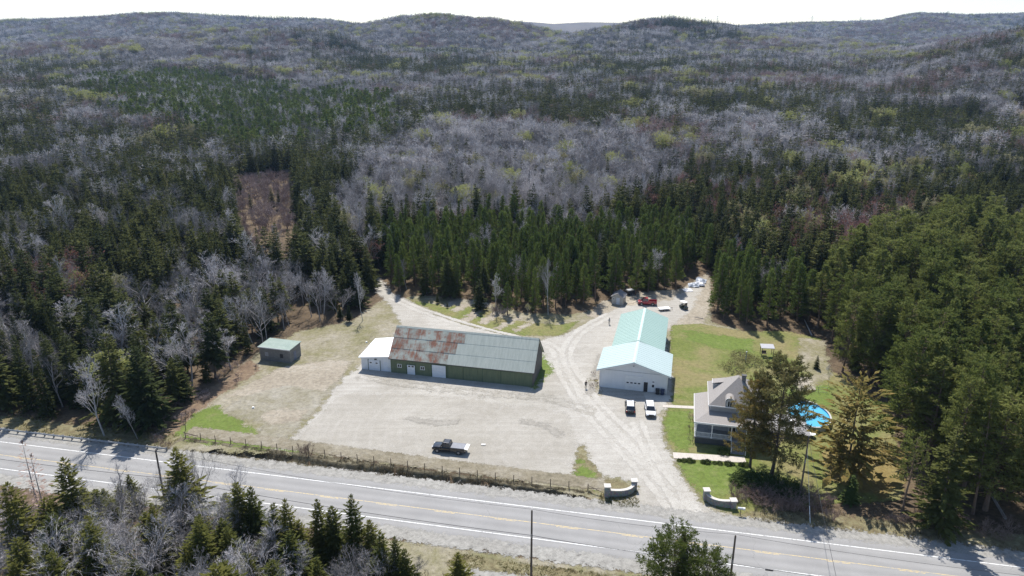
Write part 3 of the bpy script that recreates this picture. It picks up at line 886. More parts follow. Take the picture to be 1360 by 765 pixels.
PR = {}
def protos():
    P = PR
    P['spruce'] = [Proto('spruce', 15, spruce(100 + i, 15, (2.1, 2.7, 1.7, 2.3, 3.0, 2.4, 1.9)[i], 30, 9, 10, (0.05, 0.1, 0.16, 0.06, 0.12, 0.3, 0.22)[i], gaps=(0, 0.1, 0, 0.15, 0.05, 0.3, 0.2)[i], pw=(0.8, 0.7, 0.9, 0.75, 0.65, 0.6, 0.95)[i]), (M_bark_dark, M_spruce)) for i in range(7)]
    P['spruce_far'] = [Proto('far_spruce', 15, spruce(140 + i, 15, (2.0, 2.6, 1.7)[i], 14, 7, 4, 0.08, 1.4), (M_bark_dark, M_spruce), False) for i in range(3)]
    P['fgspruce'] = [Proto('roadside_spruce', 14, spruce(160 + i, 14, (3.1, 3.9, 3.5)[i], 34, 11, 15, 0.05, 0.72, pw=0.7), (M_bark_dark, M_fgspruce), True, False) for i in range(3)]
    P['plant'] = [Proto('plantation_pine', 15, pine(200 + i, 15, (2.3, 2.7, 2.0, 2.5)[i], (0.12, 0.24, 0.08, 0.18)[i], 74, 8, 6, 0.55, 'cone', 0.35), (M_bark_pine, M_plant)) for i in range(4)]
    P['plant_far'] = [Proto('far_plantation_pine', 15, pine(240 + i, 15, 2.5, 0.3, 30, 5, 4, 0.95, 'cone', 0.35, 0.42), (M_bark_pine, M_plant), False) for i in range(3)]
    P['tallpine'] = [Proto('tall_pine', 22, pine(300 + i, 22, (4.2, 4.8, 3.8, 4.6)[i], (0.16, 0.22, 0.12, 0.25)[i], 76, 13, 8, 0.62, ('round', 'plume', 'round', 'plume')[i], 0.22), (M_bark_pine, M_tallpine)) for i in range(4)]
    P['hard'] = [Proto('bare_tree', 15, hardwood(400 + i, 15, (13, 6, 5, 4), (0.75, 0.62, 0.8, 0.66, 0.7)[i], trunk=(0.6, 0.64, 0.5, 0.62, 0.56)[i], w=(0.045, 0.03)), (M_bark_grey, M_twig)) for i in range(5)]
    P['birch'] = [Proto('birch', 15, hardwood(440 + i, 15, (14, 6, 5, 4), 0.62, trunk=0.64, r=0.17), (M_bark_birch, M_twig)) for i in range(2)]
    P['hard_far'] = [Proto('far_bare_tree', 14, hardwood(460 + i, 14, (7, 5, 5, 2), 0.78, (0.11, 0.085), 0.33), (M_bark_grey, M_twig), False) for i in range(4)]
    P['red_far'] = [Proto('far_red_tree', 13, hardwood(480 + i, 13, (7, 5, 5, 2), 0.75, (0.11, 0.085), 0.33, leaves=260, leaf=0.3), (M_bark_grey, M_twig_red, M_budred), False) for i in range(2)]
    P['bud'] = [Proto('budding_tree', 14, hardwood(500 + i, 14, (7, 6, 5, 3), 0.7, leaves=2200, leaf=0.42), (M_bark_grey, M_twig, (M_bud, M_bud_pale)[i])) for i in range(2)]
    P['redbud'] = [Proto('red_budding_tree', 13, hardwood(520, 13, (7, 6, 5, 3), 0.7, leaves=900, leaf=0.24), (M_bark_grey, M_twig_red, M_budred))]
    P['shrub'] = [Proto('bare_shrub', 3, hardwood(540 + i, 3, (5, 5, 4), 0.6, (0.03, 0.022), 0.5, r=0.03, multi=6), (M_twig_brown, M_twig_brown)) for i in range(2)]
    P['redshrub'] = [Proto('red_shrub', 3, hardwood(560 + i, 3, (5, 5, 4), 0.55, (0.05, 0.04), 0.5, r=0.03, multi=6), (M_twig_red, M_twig_red)) for i in range(2)]
    P['dead'] = [Proto('dead_spruce', 15, spruce(600, 15, 2.0, 26, 7, 9, 0.2, 0.28, gaps=0.2), (M_bark_grey, M_twig_brown))]
protos()

def place_tree(pr, name, loc, h, rz, label, cat, group=None, wide=1.0, crown_mat=None, lean=(0, 0)):
    """a single tree as a thing with a trunk and a crown"""
    o = empty(name, loc, rz, label, cat, group)
    o.rotation_euler = (lean[0], lean[1], rz)
    f = h / pr.H
    o.scale = (f * wide, f * wide, f)
    link('trunk', pr.trunk, o)
    c = link('crown', pr.crown, o)
    if crown_mat is not None:
        c.material_slots[0].link = 'OBJECT'; c.material_slots[0].material = crown_mat
    return o

# ================================================================ the woods
def zones():
    Z = {}
    c = 13.0
    Z['plantation'] = PG([(500, 318), (515, 280), (640, 268), (760, 272), (905, 264), (950, 300), (1010, 335), (1085, 330), (1105, 420), (1040, 425), (940, 400), (870, 380), (700, 396), (505, 372)], c)
    Z['greybelt'] = PG([(455, 240), (500, 200), (580, 176), (700, 172), (880, 180), (905, 235), (760, 264), (640, 260), (520, 272), (480, 300)], c)
    Z['greenstrip'] = PG([(95, 118), (300, 112), (560, 140), (560, 165), (480, 190), (300, 186), (130, 150)], c)
    Z['darkmass'] = PG([(-100, 230), (130, 205), (300, 190), (500, 190), (470, 300), (400, 330), (330, 320), (150, 345), (-100, 300)], c)
    Z['palestrip'] = PG([(140, 345), (330, 318), (400, 335), (485, 350), (480, 395), (330, 410), (180, 395)], c)
    Z['clearing'] = PG([(308, 240), (392, 232), (398, 310), (404, 358), (335, 362), (318, 320)], 0)
    Z['meadow'] = PG([(345, 318), (388, 312), (396, 350), (350, 354)], 0)
    Z['tallpines'] = PG([(1092, 350), (1140, 290), (1250, 270), (1360, 268), (1480, 268), (1600, 700), (1250, 640), (1180, 560), (1120, 500), (1095, 440)], 18)
    Z['leftedge'] = PG([(-120, 400), (330, 395), (395, 420), (250, 520), (190, 575), (-120, 560)], 5)
    Z['farcut'] = PG([(1335, 182), (1375, 180), (1375, 196), (1338, 196)], 0)
    Z['darkband'] = PG([(290, 215), (400, 165), (470, 148), (600, 150), (580, 172), (490, 200), (470, 240), (400, 262), (392, 240), (310, 240)], c)
    return Z
ZN = zones()

def scatter():
    g = np.random.default_rng(5)
    out = []
    for y0, y1, sp in ((84, 380, 3.7), (380, 900, 4.9), (900, 1900, 6.6), (1900, 3700, 10.0)):
        hw = 0.86 * y1 + 20
        X, Y = np.meshgrid(np.arange(-hw, hw, sp), np.arange(y0, y1, sp))
        X = X.ravel() + g.uniform(-0.48, 0.48, X.size) * sp
        Y = Y.ravel() + g.uniform(-0.48, 0.48, Y.size) * sp
        k = np.abs(X) < 0.84 * Y + 12
        out.append(np.stack([X[k], Y[k], np.full(k.sum(), sp)], 1))
    P = np.concatenate(out)
    x, y = P[:, 0], P[:, 1]
    near = y < 420
    ok = np.ones(len(P), bool)
    d = np.full(len(P), -99.0)
    d[near] = sdf(YARD, x[near], y[near])
    wob = 1.6 * (vnoise(x / 5, y / 5, 8) - 0.5)
    ok &= ~(d + wob > -0.6)
    ok &= ~((road_off(x, y) < 9.5) & near)
    for zn in ('farcut', 'meadow'):
        ok &= ~inside(ZN[zn], x, y)
    P = P[ok]; x, y = P[:, 0], P[:, 1]
    n = len(P)
    z = terr(x, y)
    u = g.random(n); v = g.random(n)
    big = fbm(x / 130, y / 130, 41, 3); big2 = fbm(x / 55, y / 55, 47, 3)
    fr = sstep(500, 1000, y)
    # share of conifers: high in the valley, patchy on the hills
    spr = (0.62 - 0.40 * fr) + (big - 0.5) * 1.7 + (big2 - 0.5) * 1.6 + fr * 2.4 * (0.47 - fbm(x / 300, y / 300, 9)) - 0.10 * sstep(0.25, 0.5, x / y) * fr
    spr = np.clip(spr, 0.04, 0.94)
    kind = np.where(u < spr, 0, 2)                       # 0 spruce 1 plantation pine 2 hardwood 3 yellow 4 red 5 shrub 6 tall pine
    H = np.where(kind == 0, np.where(y < 260, 15.5, 14.5) * (0.72 + 0.55 * v), 13.0 * (0.72 + 0.55 * v))
    yel = (fbm(x / 45, y / 45, 61, 2) > 0.64) & (v > 0.5)
    kind = np.where((kind == 2) & ((g.random(n) < 0.03) | (yel & (g.random(n) < 0.35))), 3, kind)
    redz = fbm(x / 90, y / 90, 71, 2) + 0.10 * sstep(0.1, 0.5, x / y)
    kind = np.where((kind == 2) & (g.random(n) < np.clip((redz - 0.50) * 2.6, 0.02, 0.75)), 4, kind)
    am = 10 + 50 * sstep(250, 700, y)
    xw = x + (fbm(x / 40, y / 40, 91, 3) - 0.5) * 2 * am; yw = y + (fbm(x / 40, y / 40, 97, 3) - 0.5) * 2 * am
    def put(zn, fn):
        m = inside(ZN[zn], x, y) if zn in ('clearing', 'darkband') else inside(ZN[zn], xw, yw)
        kind[m], H[m] = fn(m.sum(), u[m], v[m])
    put('darkmass', lambda k, u, v: (np.where(u < 0.87, 0, 2), 15 * (0.6 + 0.65 * v)))
    put('leftedge', lambda k, u, v: (np.where(u < 0.66, 0, np.where(u < 0.99, 2, 3)), np.where(u < 0.66, 16 * (0.6 + 0.55 * v), 14 * (0.7 + 0.4 * v))))
    put('darkband', lambda k, u, v: (np.where(u < 0.93, 0, 2), 16 * (0.75 + 0.5 * v)))
    put('greenstrip', lambda k, u, v: (np.where(u < 0.52, 1, np.where(u < 0.88, 0, 2)), 12 * (0.75 + 0.5 * v)))
    put('greybelt', lambda k, u, v: (np.where(u < 0.80, 2, np.where(u < 0.97, 0, 3)), 13.5 * (0.75 + 0.45 * v)))
    put('palestrip', lambda k, u, v: (np.where(u < 0.62, 2, 0), 12.0 * (0.7 + 0.5 * v)))
    put('plantation', lambda k, u, v: (np.where(u < 0.86, 1, np.where(u < 0.94, 0, 2)), np.where(u < 0.86, 13.5 * (0.68 + 0.5 * v), 12.5 * (0.8 + 0.35 * v))))
    put('clearing', lambda k, u, v: (np.where(u < 0.96, 5, 0), np.where(u < 0.96, 3.8 * (0.6 + 0.8 * v), 8)))
    m = inside(ZN['tallpines'], x, y)
    keepm = ~(m & (g.random(n) < 0.40))
    kind[m] = np.where(u[m] < 0.80, 6, np.where(u[m] < 0.93, 0, 2)); H[m] = np.where(kind[m] == 6, 20.5 * (0.8 + 0.3 * v[m]), 14 * (0.7 + 0.5 * v[m]))
    keepm &= ~((kind == 2) & (y < 380) & (g.random(n) < 0.22))       # bare crowns are broad: fewer of them
    keepm &= ~((kind == 0) & (y < 380) & (g.random(n) < 0.10))
    # lower trees along the rim of the yard
    rim = np.full(n, -99.0); nr = y < 420; rim[nr] = sdf(YARD, x[nr], y[nr])
    H = np.where((rim > -4) & (kind != 6), H * (0.72 + 0.36 * g.random(n)), H)
    # hidden behind nearer ground and crowns: not kept
    s = np.round(x / y / 0.004).astype(int); s -= s.min()
    od = np.argsort(y); mx = np.full(s.max() + 1, -9.0); vis = np.ones(n, bool)
    ang = (z + H - CAM_H) / y
    gang = (z + H * 0.55 - CAM_H) / y
    for i in od:
        si = s[i]
        if ang[i] < mx[si] - 0.004: vis[i] = False
        elif y[i] > 300 and gang[i] > mx[si]: mx[si] = gang[i]
    keepm &= vis
    rz = g.random(n) * 6.28
    wide = g.uniform(0.66, 1.34, n) * np.where(kind == 2, 1.12, 1.0)
    far_scale = np.where(P[:, 2] > 9, 1.3, np.where(P[:, 2] > 6, 1.22, np.where(P[:, 2] > 4, 1.12, 1.0)))
    r = np.stack([x, y, z, H * far_scale, kind, rz, wide * far_scale], 1)[keepm]
    return r
TREES = scatter()
print('trees', len(TREES), np.bincount(TREES[:, 4].astype(int)))

# foreground thicket between the drone and the road: tops surveyed, real heights assumed
FG = []
def fg(px, py, h, k, wide=1.0):
    x, y = G(px, py, h)
    FG.append((x, y, h, k, wide))
for a in ((8, 640, 15, 0), (83, 607, 15, 0), (232, 594, 14.5, 0, 1.1), (58, 722, 12, 0), (118, 692, 13, 0), (18, 745, 11, 0), (262, 690, 12, 0, 1.1), (246, 720, 10, 0), (176, 742, 9, 0),
          (313, 640, 12, 0, 1.15), (332, 646, 11.5, 0), (362, 668, 11, 0), (378, 662, 12.5, 0, 0.85), (420, 662, 10.5, 0, 0.9), (466, 656, 12.5, 0, 0.85), (440, 672, 10, 0, 1.2), (396, 690, 9, 0, 1.1), (330, 735, 8, 0),
          (505, 706, 9.5, 0, 0.9), (524, 712, 9.0, 0, 0.9), (536, 728, 8, 0), (420, 740, 8, 0), (200, 668, 11, 0, 0.9), (608, 733, 7.5, 0, 1.1), (490, 690, 9, 0), (300, 700, 10, 0),
          (150, 610, 12.5, 2, 1.0), (175, 640, 11, 2, 1.1), (128, 648, 11, 2, 1.1), (205, 622, 12, 2), (258, 600, 12.5, 2, 0.7), (95, 690, 11, 2, 1.1), (195, 690, 10.5, 2, 1.1), (285, 645, 11, 2), (225, 650, 11, 2), (345, 690, 9, 2), (460, 720, 9, 2, 1.1), (505, 735, 8, 2), (272, 655, 11, 2, 0.9), (150, 690, 10, 2), (296, 622, 11.5, 2, 0.8), (240, 660, 10.5, 2), (545, 725, 7, 2, 0.8)):
    fg(*a)
_g = np.random.default_rng(77)
_n = 0
for _k in range(900):                             # the thicket's lower storey, thinning out towards the open verge
    _t = _g.uniform(-105, -8); _o = _g.uniform(-44, -11.8)
    if _t > -30 + (-12 - _o) * 0.75: continue
    _x, _y = road_pt(_t, _o)
    if _y < 44: continue
    _px = 680 + FPX * _x / (_y * CP + (CAM_H - 8) * SP)
    if _px < -70 or _px > 548: continue
    _top = float(np.interp(_px, [0, 60, 85, 110, 150, 190, 232, 262, 300, 340, 370, 420, 466, 500, 540, 560], [640, 640, 612, 645, 618, 615, 600, 615, 640, 648, 668, 668, 660, 695, 730, 745])) + _g.uniform(4, 70)
    _yn = (382.5 - _top) / FPX
    _h = CAM_H + _y * (-SP + _yn * CP) / (CP + _yn * SP)
    _h = min(_h, _g.uniform(8.5, 13.5))
    if _h < 3.0: continue
    if any((_x - q[0]) ** 2 + (_y - q[1]) ** 2 < 2.1 ** 2 for q in FG): continue
    FG.append((_x, _y, _h, 0 if _g.random() < 0.24 else 2, _g.uniform(0.95, 1.35) * (1.25 if _h < 6 else 1.0)))
    _n += 1
    if _n >= 150: break
print('thicket', len(FG))

# individuals: of every kind, the trees that show largest; the others make up the woods
def pick():
    t = TREES
    px, py, f = projn(t[:, 0], t[:, 1], t[:, 2])
    _, ty, _ = projn(t[:, 0], t[:, 1], t[:, 2] + t[:, 3])
    od = np.argsort(f)
    C = 6
    grid = np.zeros((766 // C + 1, 1361 // C + 1), bool)
    vis = np.zeros(len(t))
    rad = {0: 0.17, 1: 0.15, 2: 0.26, 3: 0.26, 4: 0.26, 5: 0.4, 6: 0.2}
    for i in od[:16000]:
        hw = FPX * t[i, 3] * rad[int(t[i, 4])] / f[i]
        a, b = int(max(0, (px[i] - hw) / C)), int(min(grid.shape[1] - 1, (px[i] + hw) / C)) + 1
        c, d = int(max(0, ty[i] / C)), int(min(grid.shape[0] - 1, py[i] / C)) + 1
        if a >= b or c >= d or px[i] < -20 or px[i] > 1380: continue
        g_ = grid[c:d, a:b]
        vis[i] = (~g_).sum() + 0.2 * min(1.0, hw / C)
        m = a + (b - a) // 4, b - (b - a) // 4
        grid[c + (d - c) // 5:d, m[0]:max(m[1], m[0] + 1)] = True
    return vis
VIS = pick()
KEYS = {0: ('spruce', 'spruce_far'), 1: ('plant', 'plant_far'), 2: ('hard', 'hard_far'), 3: ('bud', 'bud'), 4: ('redbud', 'red_far'), 5: ('redshrub', 'redshrub'), 6: ('tallpine', 'tallpine')}
NAMES = {0: ('spruce_tree', 'spruce'), 1: ('pine_tree', 'pine'), 2: ('bare_tree', 'bare tree'), 3: ('budding_tree', 'budding tree'), 4: ('red_budding_tree', 'bare tree'), 5: ('bare_shrub', 'shrub'), 6: ('tall_pine', 'pine')}
LOOK = {0: 'dark green spruce', 1: 'bright green plantation pine', 2: 'bare grey hardwood', 3: 'yellow-green hardwood coming into leaf', 4: 'reddish bare hardwood with buds', 5: 'low reddish leafless shrub', 6: 'tall green pine with open crown'}
LIMIT = {0: 300, 1: 295, 2: 290, 3: 40, 4: 40, 5: 150, 6: 280}

def where(x, y, k):
    px, py, _ = projn(np.array([x]), np.array([y]), np.array([0.0])); px = px[0]; py = py[0]
    if k == 5: return 'in the brush clearing ' + ('beside its left rim' if px < 345 else 'beside its right rim' if px > 378 else 'along its middle')
    if px < 100 and y < 175: return 'behind the guardrail at the left edge'
    if px < 215 and y < 175: return 'behind the end of the guardrail'
    if px < 280 and y < 190: return 'by the lower brush bank'
    if px < 340 and y < 190: return 'by the upper brush bank'
    if px < 420 and y < 215: return 'behind the concrete block shed'
    if px < 520 and y < 235: return 'left of the dirt track'
    if px < 240: return 'in the far left woods'
    if px < 520: return 'in the woods around the brush clearing'
    if px < 600 and y < 235: return 'behind the rusty end of the barn'
    if px < 690 and y < 235: return 'behind the grey end of the barn'
    if px < 745 and y < 235: return 'behind the barn gable'
    if px < 800 and y < 235: return 'left of the small shed'
    if px < 870 and y < 240: return 'behind the red pickup'
    if px < 950 and y < 240: return 'behind the white tarps'
    if px < 1020 and y < 240: return 'behind the back lawn'
    if px < 1100 and y < 240: return 'behind the garden shelter'
    if px >= 1080 and y < 105: return 'on the shaded bank beside the road'
    if px >= 1080 and y < 135: return 'in the stand just right of the pool'
    if px >= 1250 and y < 300: return 'in the tall stand at the right edge'
    if px >= 1080 and y < 300: return 'in the tall stand beyond the pool'
    if px < 800: return 'on the slope behind the barn'
    return 'on the slope behind the workshop'
def traits(x, y, h, wide, k):
    d = -float(sdf(YARD, np.array([x]), np.array([y]))[0])
    ref = {0: 14.5, 1: 13, 2: 12.5, 3: 12.5, 4: 12.5, 5: 3.0, 6: 19.5}[k]
    size = 'short' if h < ref * 0.86 else 'tall' if h > ref * 1.08 else 'mid-height'
    form = 'slim' if wide < 0.95 else 'broad' if wide > 1.12 else ''
    row = 'front-row' if d < 5 else 'second-row' if d < 10 else 'deep-set' if d < 25 else 'distant'
    return ' '.join(q for q in ((size if k != 5 else ''), form, (row if k != 5 else '')) if q)

chosen = np.zeros(len(TREES), bool)
for k in KEYS:
    ii = np.where((TREES[:, 4] == k) & (VIS > 0))[0]
    ii = ii[np.argsort(-VIS[ii])][:LIMIT[k]]
    chosen[ii] = True
    for i in ii:
        x, y, z, h, _, rz, wd_ = TREES[i]
        px, _, f = projn(np.array([x]), np.array([y]), np.array([z]))
        P = PR[KEYS[k][0]]
        w = where(x, y, k)
        pr = P[int(rz * 1000) % len(P)]
        if k == 2 and int(rz * 777) % 5 == 0:
            pr = PR['birch'][int(rz * 100) % 2]
        lab = (traits(x, y, h, wd_, k) + ' ' + LOOK[k].replace('tall green', 'green') + ' ' + w).strip()
        place_tree(pr, NAMES[k][0], (x, y, z - 0.05), h, rz, lab, NAMES[k][1], LOOK[k].split(' with')[0] + 's ' + w, wd_, None, (math.sin(rz * 37) * 0.045, math.cos(rz * 53) * 0.045))

# ---- the rest of the woods: one mass per kind
def woods(name, label, cat, k):
    m = (TREES[:, 4] == k) & ~chosen
    t = TREES[m]
    if not len(t): return
    hi, lo = [[p.whole for p in PR[q]] for q in KEYS[k]]
    same = KEYS[k][0] == KEYS[k][1]
    coll = bpy.data.collections.new(name + '_shapes')
    objs = hi if same else hi + lo
    Hs = [p.H for p in PR[KEYS[k][0]]] + ([] if same else [p.H for p in PR[KEYS[k][1]]])
    # the collection hands its members over in name order
    pref = []
    for q, o in enumerate(objs):
        o.name = '%s_shape_%02d' % (name, q); coll.objects.link(o); pref.append(o)
    d = t[:, 1]
    r = (np.abs(np.sin(t[:, 5] * 91.7)) * 1e4).astype(int)
    if same: idx = r % len(hi)
    else: idx = np.where(d < 330, r % len(hi), len(hi) + r % len(lo))
    me = bpy.data.meshes.new(name)
    me.vertices.add(len(t))
    me.vertices.foreach_set('co', (t[:, :3] - [0, 0, 0.1]).astype(np.float32).ravel())
    f = t[:, 3] / np.array(Hs)[idx]
    a = me.attributes.new('tree_scale', 'FLOAT_VECTOR', 'POINT'); a.data.foreach_set('vector', np.stack([f * t[:, 6], f * t[:, 6], f], 1).astype(np.float32).ravel())
    a = me.attributes.new('tree_turn', 'FLOAT_VECTOR', 'POINT'); a.data.foreach_set('vector', np.stack([np.sin(t[:, 5] * 37) * 0.05, np.cos(t[:, 5] * 53) * 0.05, t[:, 5]], 1).astype(np.float32).ravel())
    a = me.attributes.new('tree_kind', 'INT', 'POINT'); a.data.foreach_set('value', idx.astype(np.int32))
    o = link(name, me)
    ng = bpy.data.node_groups.new(name, 'GeometryNodeTree')
    ng.interface.new_socket('Geometry', in_out='INPUT', socket_type='NodeSocketGeometry')
    ng.interface.new_socket('Geometry', in_out='OUTPUT', socket_type='NodeSocketGeometry')
    gi = ng.nodes.new('NodeGroupInput'); go = ng.nodes.new('NodeGroupOutput')
    ip = ng.nodes.new('GeometryNodeInstanceOnPoints')
    ci = ng.nodes.new('GeometryNodeCollectionInfo'); ci.inputs['Collection'].default_value = coll
    ci.inputs['Separate Children'].default_value = True; ci.inputs['Reset Children'].default_value = True
    def attr(nm, ty):
        q = ng.nodes.new('GeometryNodeInputNamedAttribute'); q.data_type = ty; q.inputs[0].default_value = nm
        return q.outputs[0]
    L = ng.links.new
    L(gi.outputs[0], ip.inputs['Points']); L(ci.outputs[0], ip.inputs['Instance'])
    ip.inputs['Pick Instance'].default_value = True
    L(attr('tree_kind', 'INT'), ip.inputs['Instance Index'])
    L(attr('tree_turn', 'FLOAT_VECTOR'), ip.inputs['Rotation'])
    L(attr('tree_scale', 'FLOAT_VECTOR'), ip.inputs['Scale'])
    L(ip.outputs[0], go.inputs[0])
    md = o.modifiers.new('trees', 'NODES'); md.node_group = ng
    tag(o, label, cat, None, 'stuff')
woods('spruce_forest', 'mass of dark spruces covering the valley and hills', 'forest', 0)
woods('pine_forest', 'mass of bright green planted pines behind the yard and on the left', 'forest', 1)
woods('hardwood_forest', 'mass of leafless grey hardwoods covering the hills', 'forest', 2)
woods('budding_forest', 'scattered yellow-green budding crowns among the grey woods', 'forest', 3)
woods('red_bud_forest', 'reddish budding crowns spread through the grey hillside woods', 'forest', 4)
woods('brush_thicket', 'reddish leafless brush filling the clearing in the spruce woods', 'brush', 5)
woods('tall_pine_forest', 'mass of tall pines beyond the pool', 'forest', 6)

for (x, y, h, k, wd_) in FG:
    r = rnd.random() * 6.28
    px, py, _ = projn(np.array([x]), np.array([y]), np.array([h])); px, py = px[0], py[0]
    if px > 590: w = 'alone between the near thicket and the pole'
    elif px > 380: w = 'at the open end of the near thicket'
    elif px > 190: w = 'in the near thicket middle'
    else: w = 'in the near thicket below the guardrail'
    tall = 'tall ' if h > 11.4 else 'middle-sized ' if h > 8 else 'low '
    tall += 'slim ' if wd_ < 1.0 else 'broad ' if wd_ > 1.2 else ''
    ro_ = road_off(x, y)
    w += ', ' + ('roadside row' if ro_ > -18 else 'second row' if ro_ > -26 else 'lowest row')
    if k == 0:
        place_tree(PR['fgspruce'][rnd.randrange(3)], 'spruce_tree', (x, y, -0.05), h, r, tall + 'olive green spruce ' + w, 'spruce', 'roadside thicket spruces', wd_)
    else:
        place_tree(PR['hard'][rnd.randrange(5)], 'bare_tree', (x, y, -0.05), h, r, tall + 'leafless grey tree ' + w, 'bare tree', 'roadside thicket bare trees', wd_)
for px, py, h in ((28, 584, 16), (40, 602, 15)):
    x, y = G(px, py, h)
    place_tree(PR['dead'][0], 'dead_spruce', (x, y, 0), h, px, ('tallest' if h == 16 else 'second tallest') + ' dead grey spruce snag in the near roadside thicket', 'dead tree', 'dead spruce snags', 1.0)

# ================================================================ buildings
def clad(name, c1, c2, per=0.3, axis='X', rough=0.6, metal=0.0, streak=0.25, bstr=0.6, sc=(3, 3, 0.3)):
    """boarded or ribbed cladding: vertical joints as relief, streaky colour"""
    m, nt, bs, out = mat(name)
    co = obco(nt)
    w = N(nt, 'TexWave', wave_type='BANDS', bands_direction=axis, wave_profile='SAW')
    w.inputs['Scale'].default_value = 0.314 / per; nt.links.new(co, w.inputs['Vector'])
    mp = N(nt, 'Mapping'); mp.inputs['Scale'].default_value = sc; nt.links.new(co, mp.inputs[0])
    st = nz(nt, 1.0, 6, 0.7, mp.outputs[0]); bg_ = nz(nt, 0.5, 4, 0.6, co)
    f = mth(nt, 'ADD', mth(nt, 'MULTIPLY', st, 0.6), mth(nt, 'MULTIPLY', bg_, 0.4))
    nt.links.new(ramp(nt, f, [(0.5 - streak, c2), (0.5 + streak, c1)]), bs.inputs['Base Color'])
    bs.inputs['Roughness'].default_value = rough; bs.inputs['Metallic'].default_value = metal
    bump(nt, bs, w.outputs['Fac'], bstr, 0.02)
    return m

M_glass = plain('window_glass', (0.03, 0.035, 0.045), (0.02, 0.024, 0.03), 1.0, 0.08, spec=0.8)
M_white = plain('white_paint', (0.76, 0.76, 0.75), (0.66, 0.66, 0.65), 1.5, 0.5)
M_whitewall = clad('white_ribbed_wall', (0.72, 0.73, 0.74), (0.60, 0.61, 0.62), 0.3, 'X', 0.5)
M_mint = clad('mint_green_metal_roof', (0.30, 0.415, 0.365), (0.25, 0.36, 0.315), 0.46, 'Y', 0.42, 0.0, 0.5, 0.25, (0.12, 1.6, 0.12))
M_aqua = clad('pale_aqua_metal_roof', (0.43, 0.51, 0.495), (0.37, 0.455, 0.44), 0.46, 'Y', 0.40, 0.0, 0.5, 0.25, (0.12, 1.6, 0.12))
M_dark = plain('dark_void', (0.03, 0.03, 0.035), (0.02, 0.02, 0.02), 2, 0.6)
M_metal = plain('galvanised_steel', (0.42, 0.43, 0.44), (0.30, 0.31, 0.32), 4, 0.5, 0.5)
M_barn = clad('weathered_green_boards', (0.17, 0.195, 0.11), (0.09, 0.115, 0.07), 0.24, 'X', 0.85, 0, 0.2, 0.9)
M_barngable = clad('weathered_grey_boards', (0.14, 0.125, 0.11), (0.065, 0.06, 0.055), 0.24, 'Y', 0.9, 0, 0.2, 0.9)
M_whitemetal = clad('white_metal_roof', (0.80, 0.81, 0.82), (0.72, 0.73, 0.745), 0.9, 'X', 0.4, 0, 0.3, 0.3)

def rust_mat(name, rust, base1=(0.45, 0.50, 0.455), base2=(0.36, 0.41, 0.375)):
    m, nt, bs, out = mat(name)
    co = obco(nt)
    oi = N(nt, 'ObjectInfo')
    w = N(nt, 'TexWave', wave_type='BANDS', bands_direction='X'); w.inputs['Scale'].default_value = 1.6; nt.links.new(co, w.inputs['Vector'])
    mp = N(nt, 'Mapping'); mp.inputs['Scale'].default_value = (2.6, 0.28, 0.28); nt.links.new(co, mp.inputs[0])
    st = nz(nt, 1.2, 6, 0.75, mp.outputs[0]); bl = nz(nt, 0.5, 5, 0.65, co)
    base = ramp(nt, st, [(0.35, base2), (0.62, base1)])
    f = mth(nt, 'ADD', mth(nt, 'ADD', mth(nt, 'MULTIPLY', st, 0.45), mth(nt, 'MULTIPLY', bl, 0.55)), mth(nt, 'MULTIPLY', mth(nt, 'SUBTRACT', oi.outputs['Random'], 0.5), 0.05 if rust < 0.6 else 0.0))
    k = ramp(nt, f, [(rust - 0.05, 0.0), (rust + 0.07, 0.95)])
    rc = ramp(nt, st, [(0.3, (0.15, 0.055, 0.035)), (0.65, (0.30, 0.145, 0.095))])
    nt.links.new(mix(nt, k, base, rc), bs.inputs['Base Color'])
    bs.inputs['Roughness'].default_value = 0.8
    bs.inputs['Specular IOR Level'].default_value = 0.08
    bump(nt, bs, w.outputs['Fac'], 0.5, 0.03)
    return m
M_rust = rust_mat('rusting_roof_sheet', 0.50, (0.44, 0.465, 0.405), (0.33, 0.35, 0.30))
M_rusty = rust_mat('rust_red_roof_sheet', 0.475, (0.38, 0.40, 0.35), (0.28, 0.295, 0.25))
M_zinc = rust_mat('weathered_zinc_roof', 0.80, (0.465, 0.485, 0.425), (0.37, 0.395, 0.345))

def window(parent, x, z, w, h, y, m_frame, d=-1, name='window', glass=None):
    """window on a wall facing local -y: frame with pane and glazing bar"""
    f = MB(); t = 0.08
    y0, y1 = (y - 0.06, y - 0.002) if d < 0 else (y + 0.002, y + 0.06)
    f.box(x, x + w, y0, y1, z, z + t); f.box(x, x + w, y0, y1, z + h - t, z + h)
    f.box(x, x + t, y0, y1, z + t, z + h - t); f.box(x + w - t, x + w, y0, y1, z + t, z + h - t)
    f.box(x + w / 2 - 0.03, x + w / 2 + 0.03, y0, y1 - 0.01, z + t, z + h - t)
    o = f.build(name, m_frame, parent)
    MB().box(x + t, x + w - t, y - 0.03 if d < 0 else y + 0.002, y - 0.002 if d < 0 else y + 0.03, z + t, z + h - t).build('pane', glass or M_glass, o)
    return o

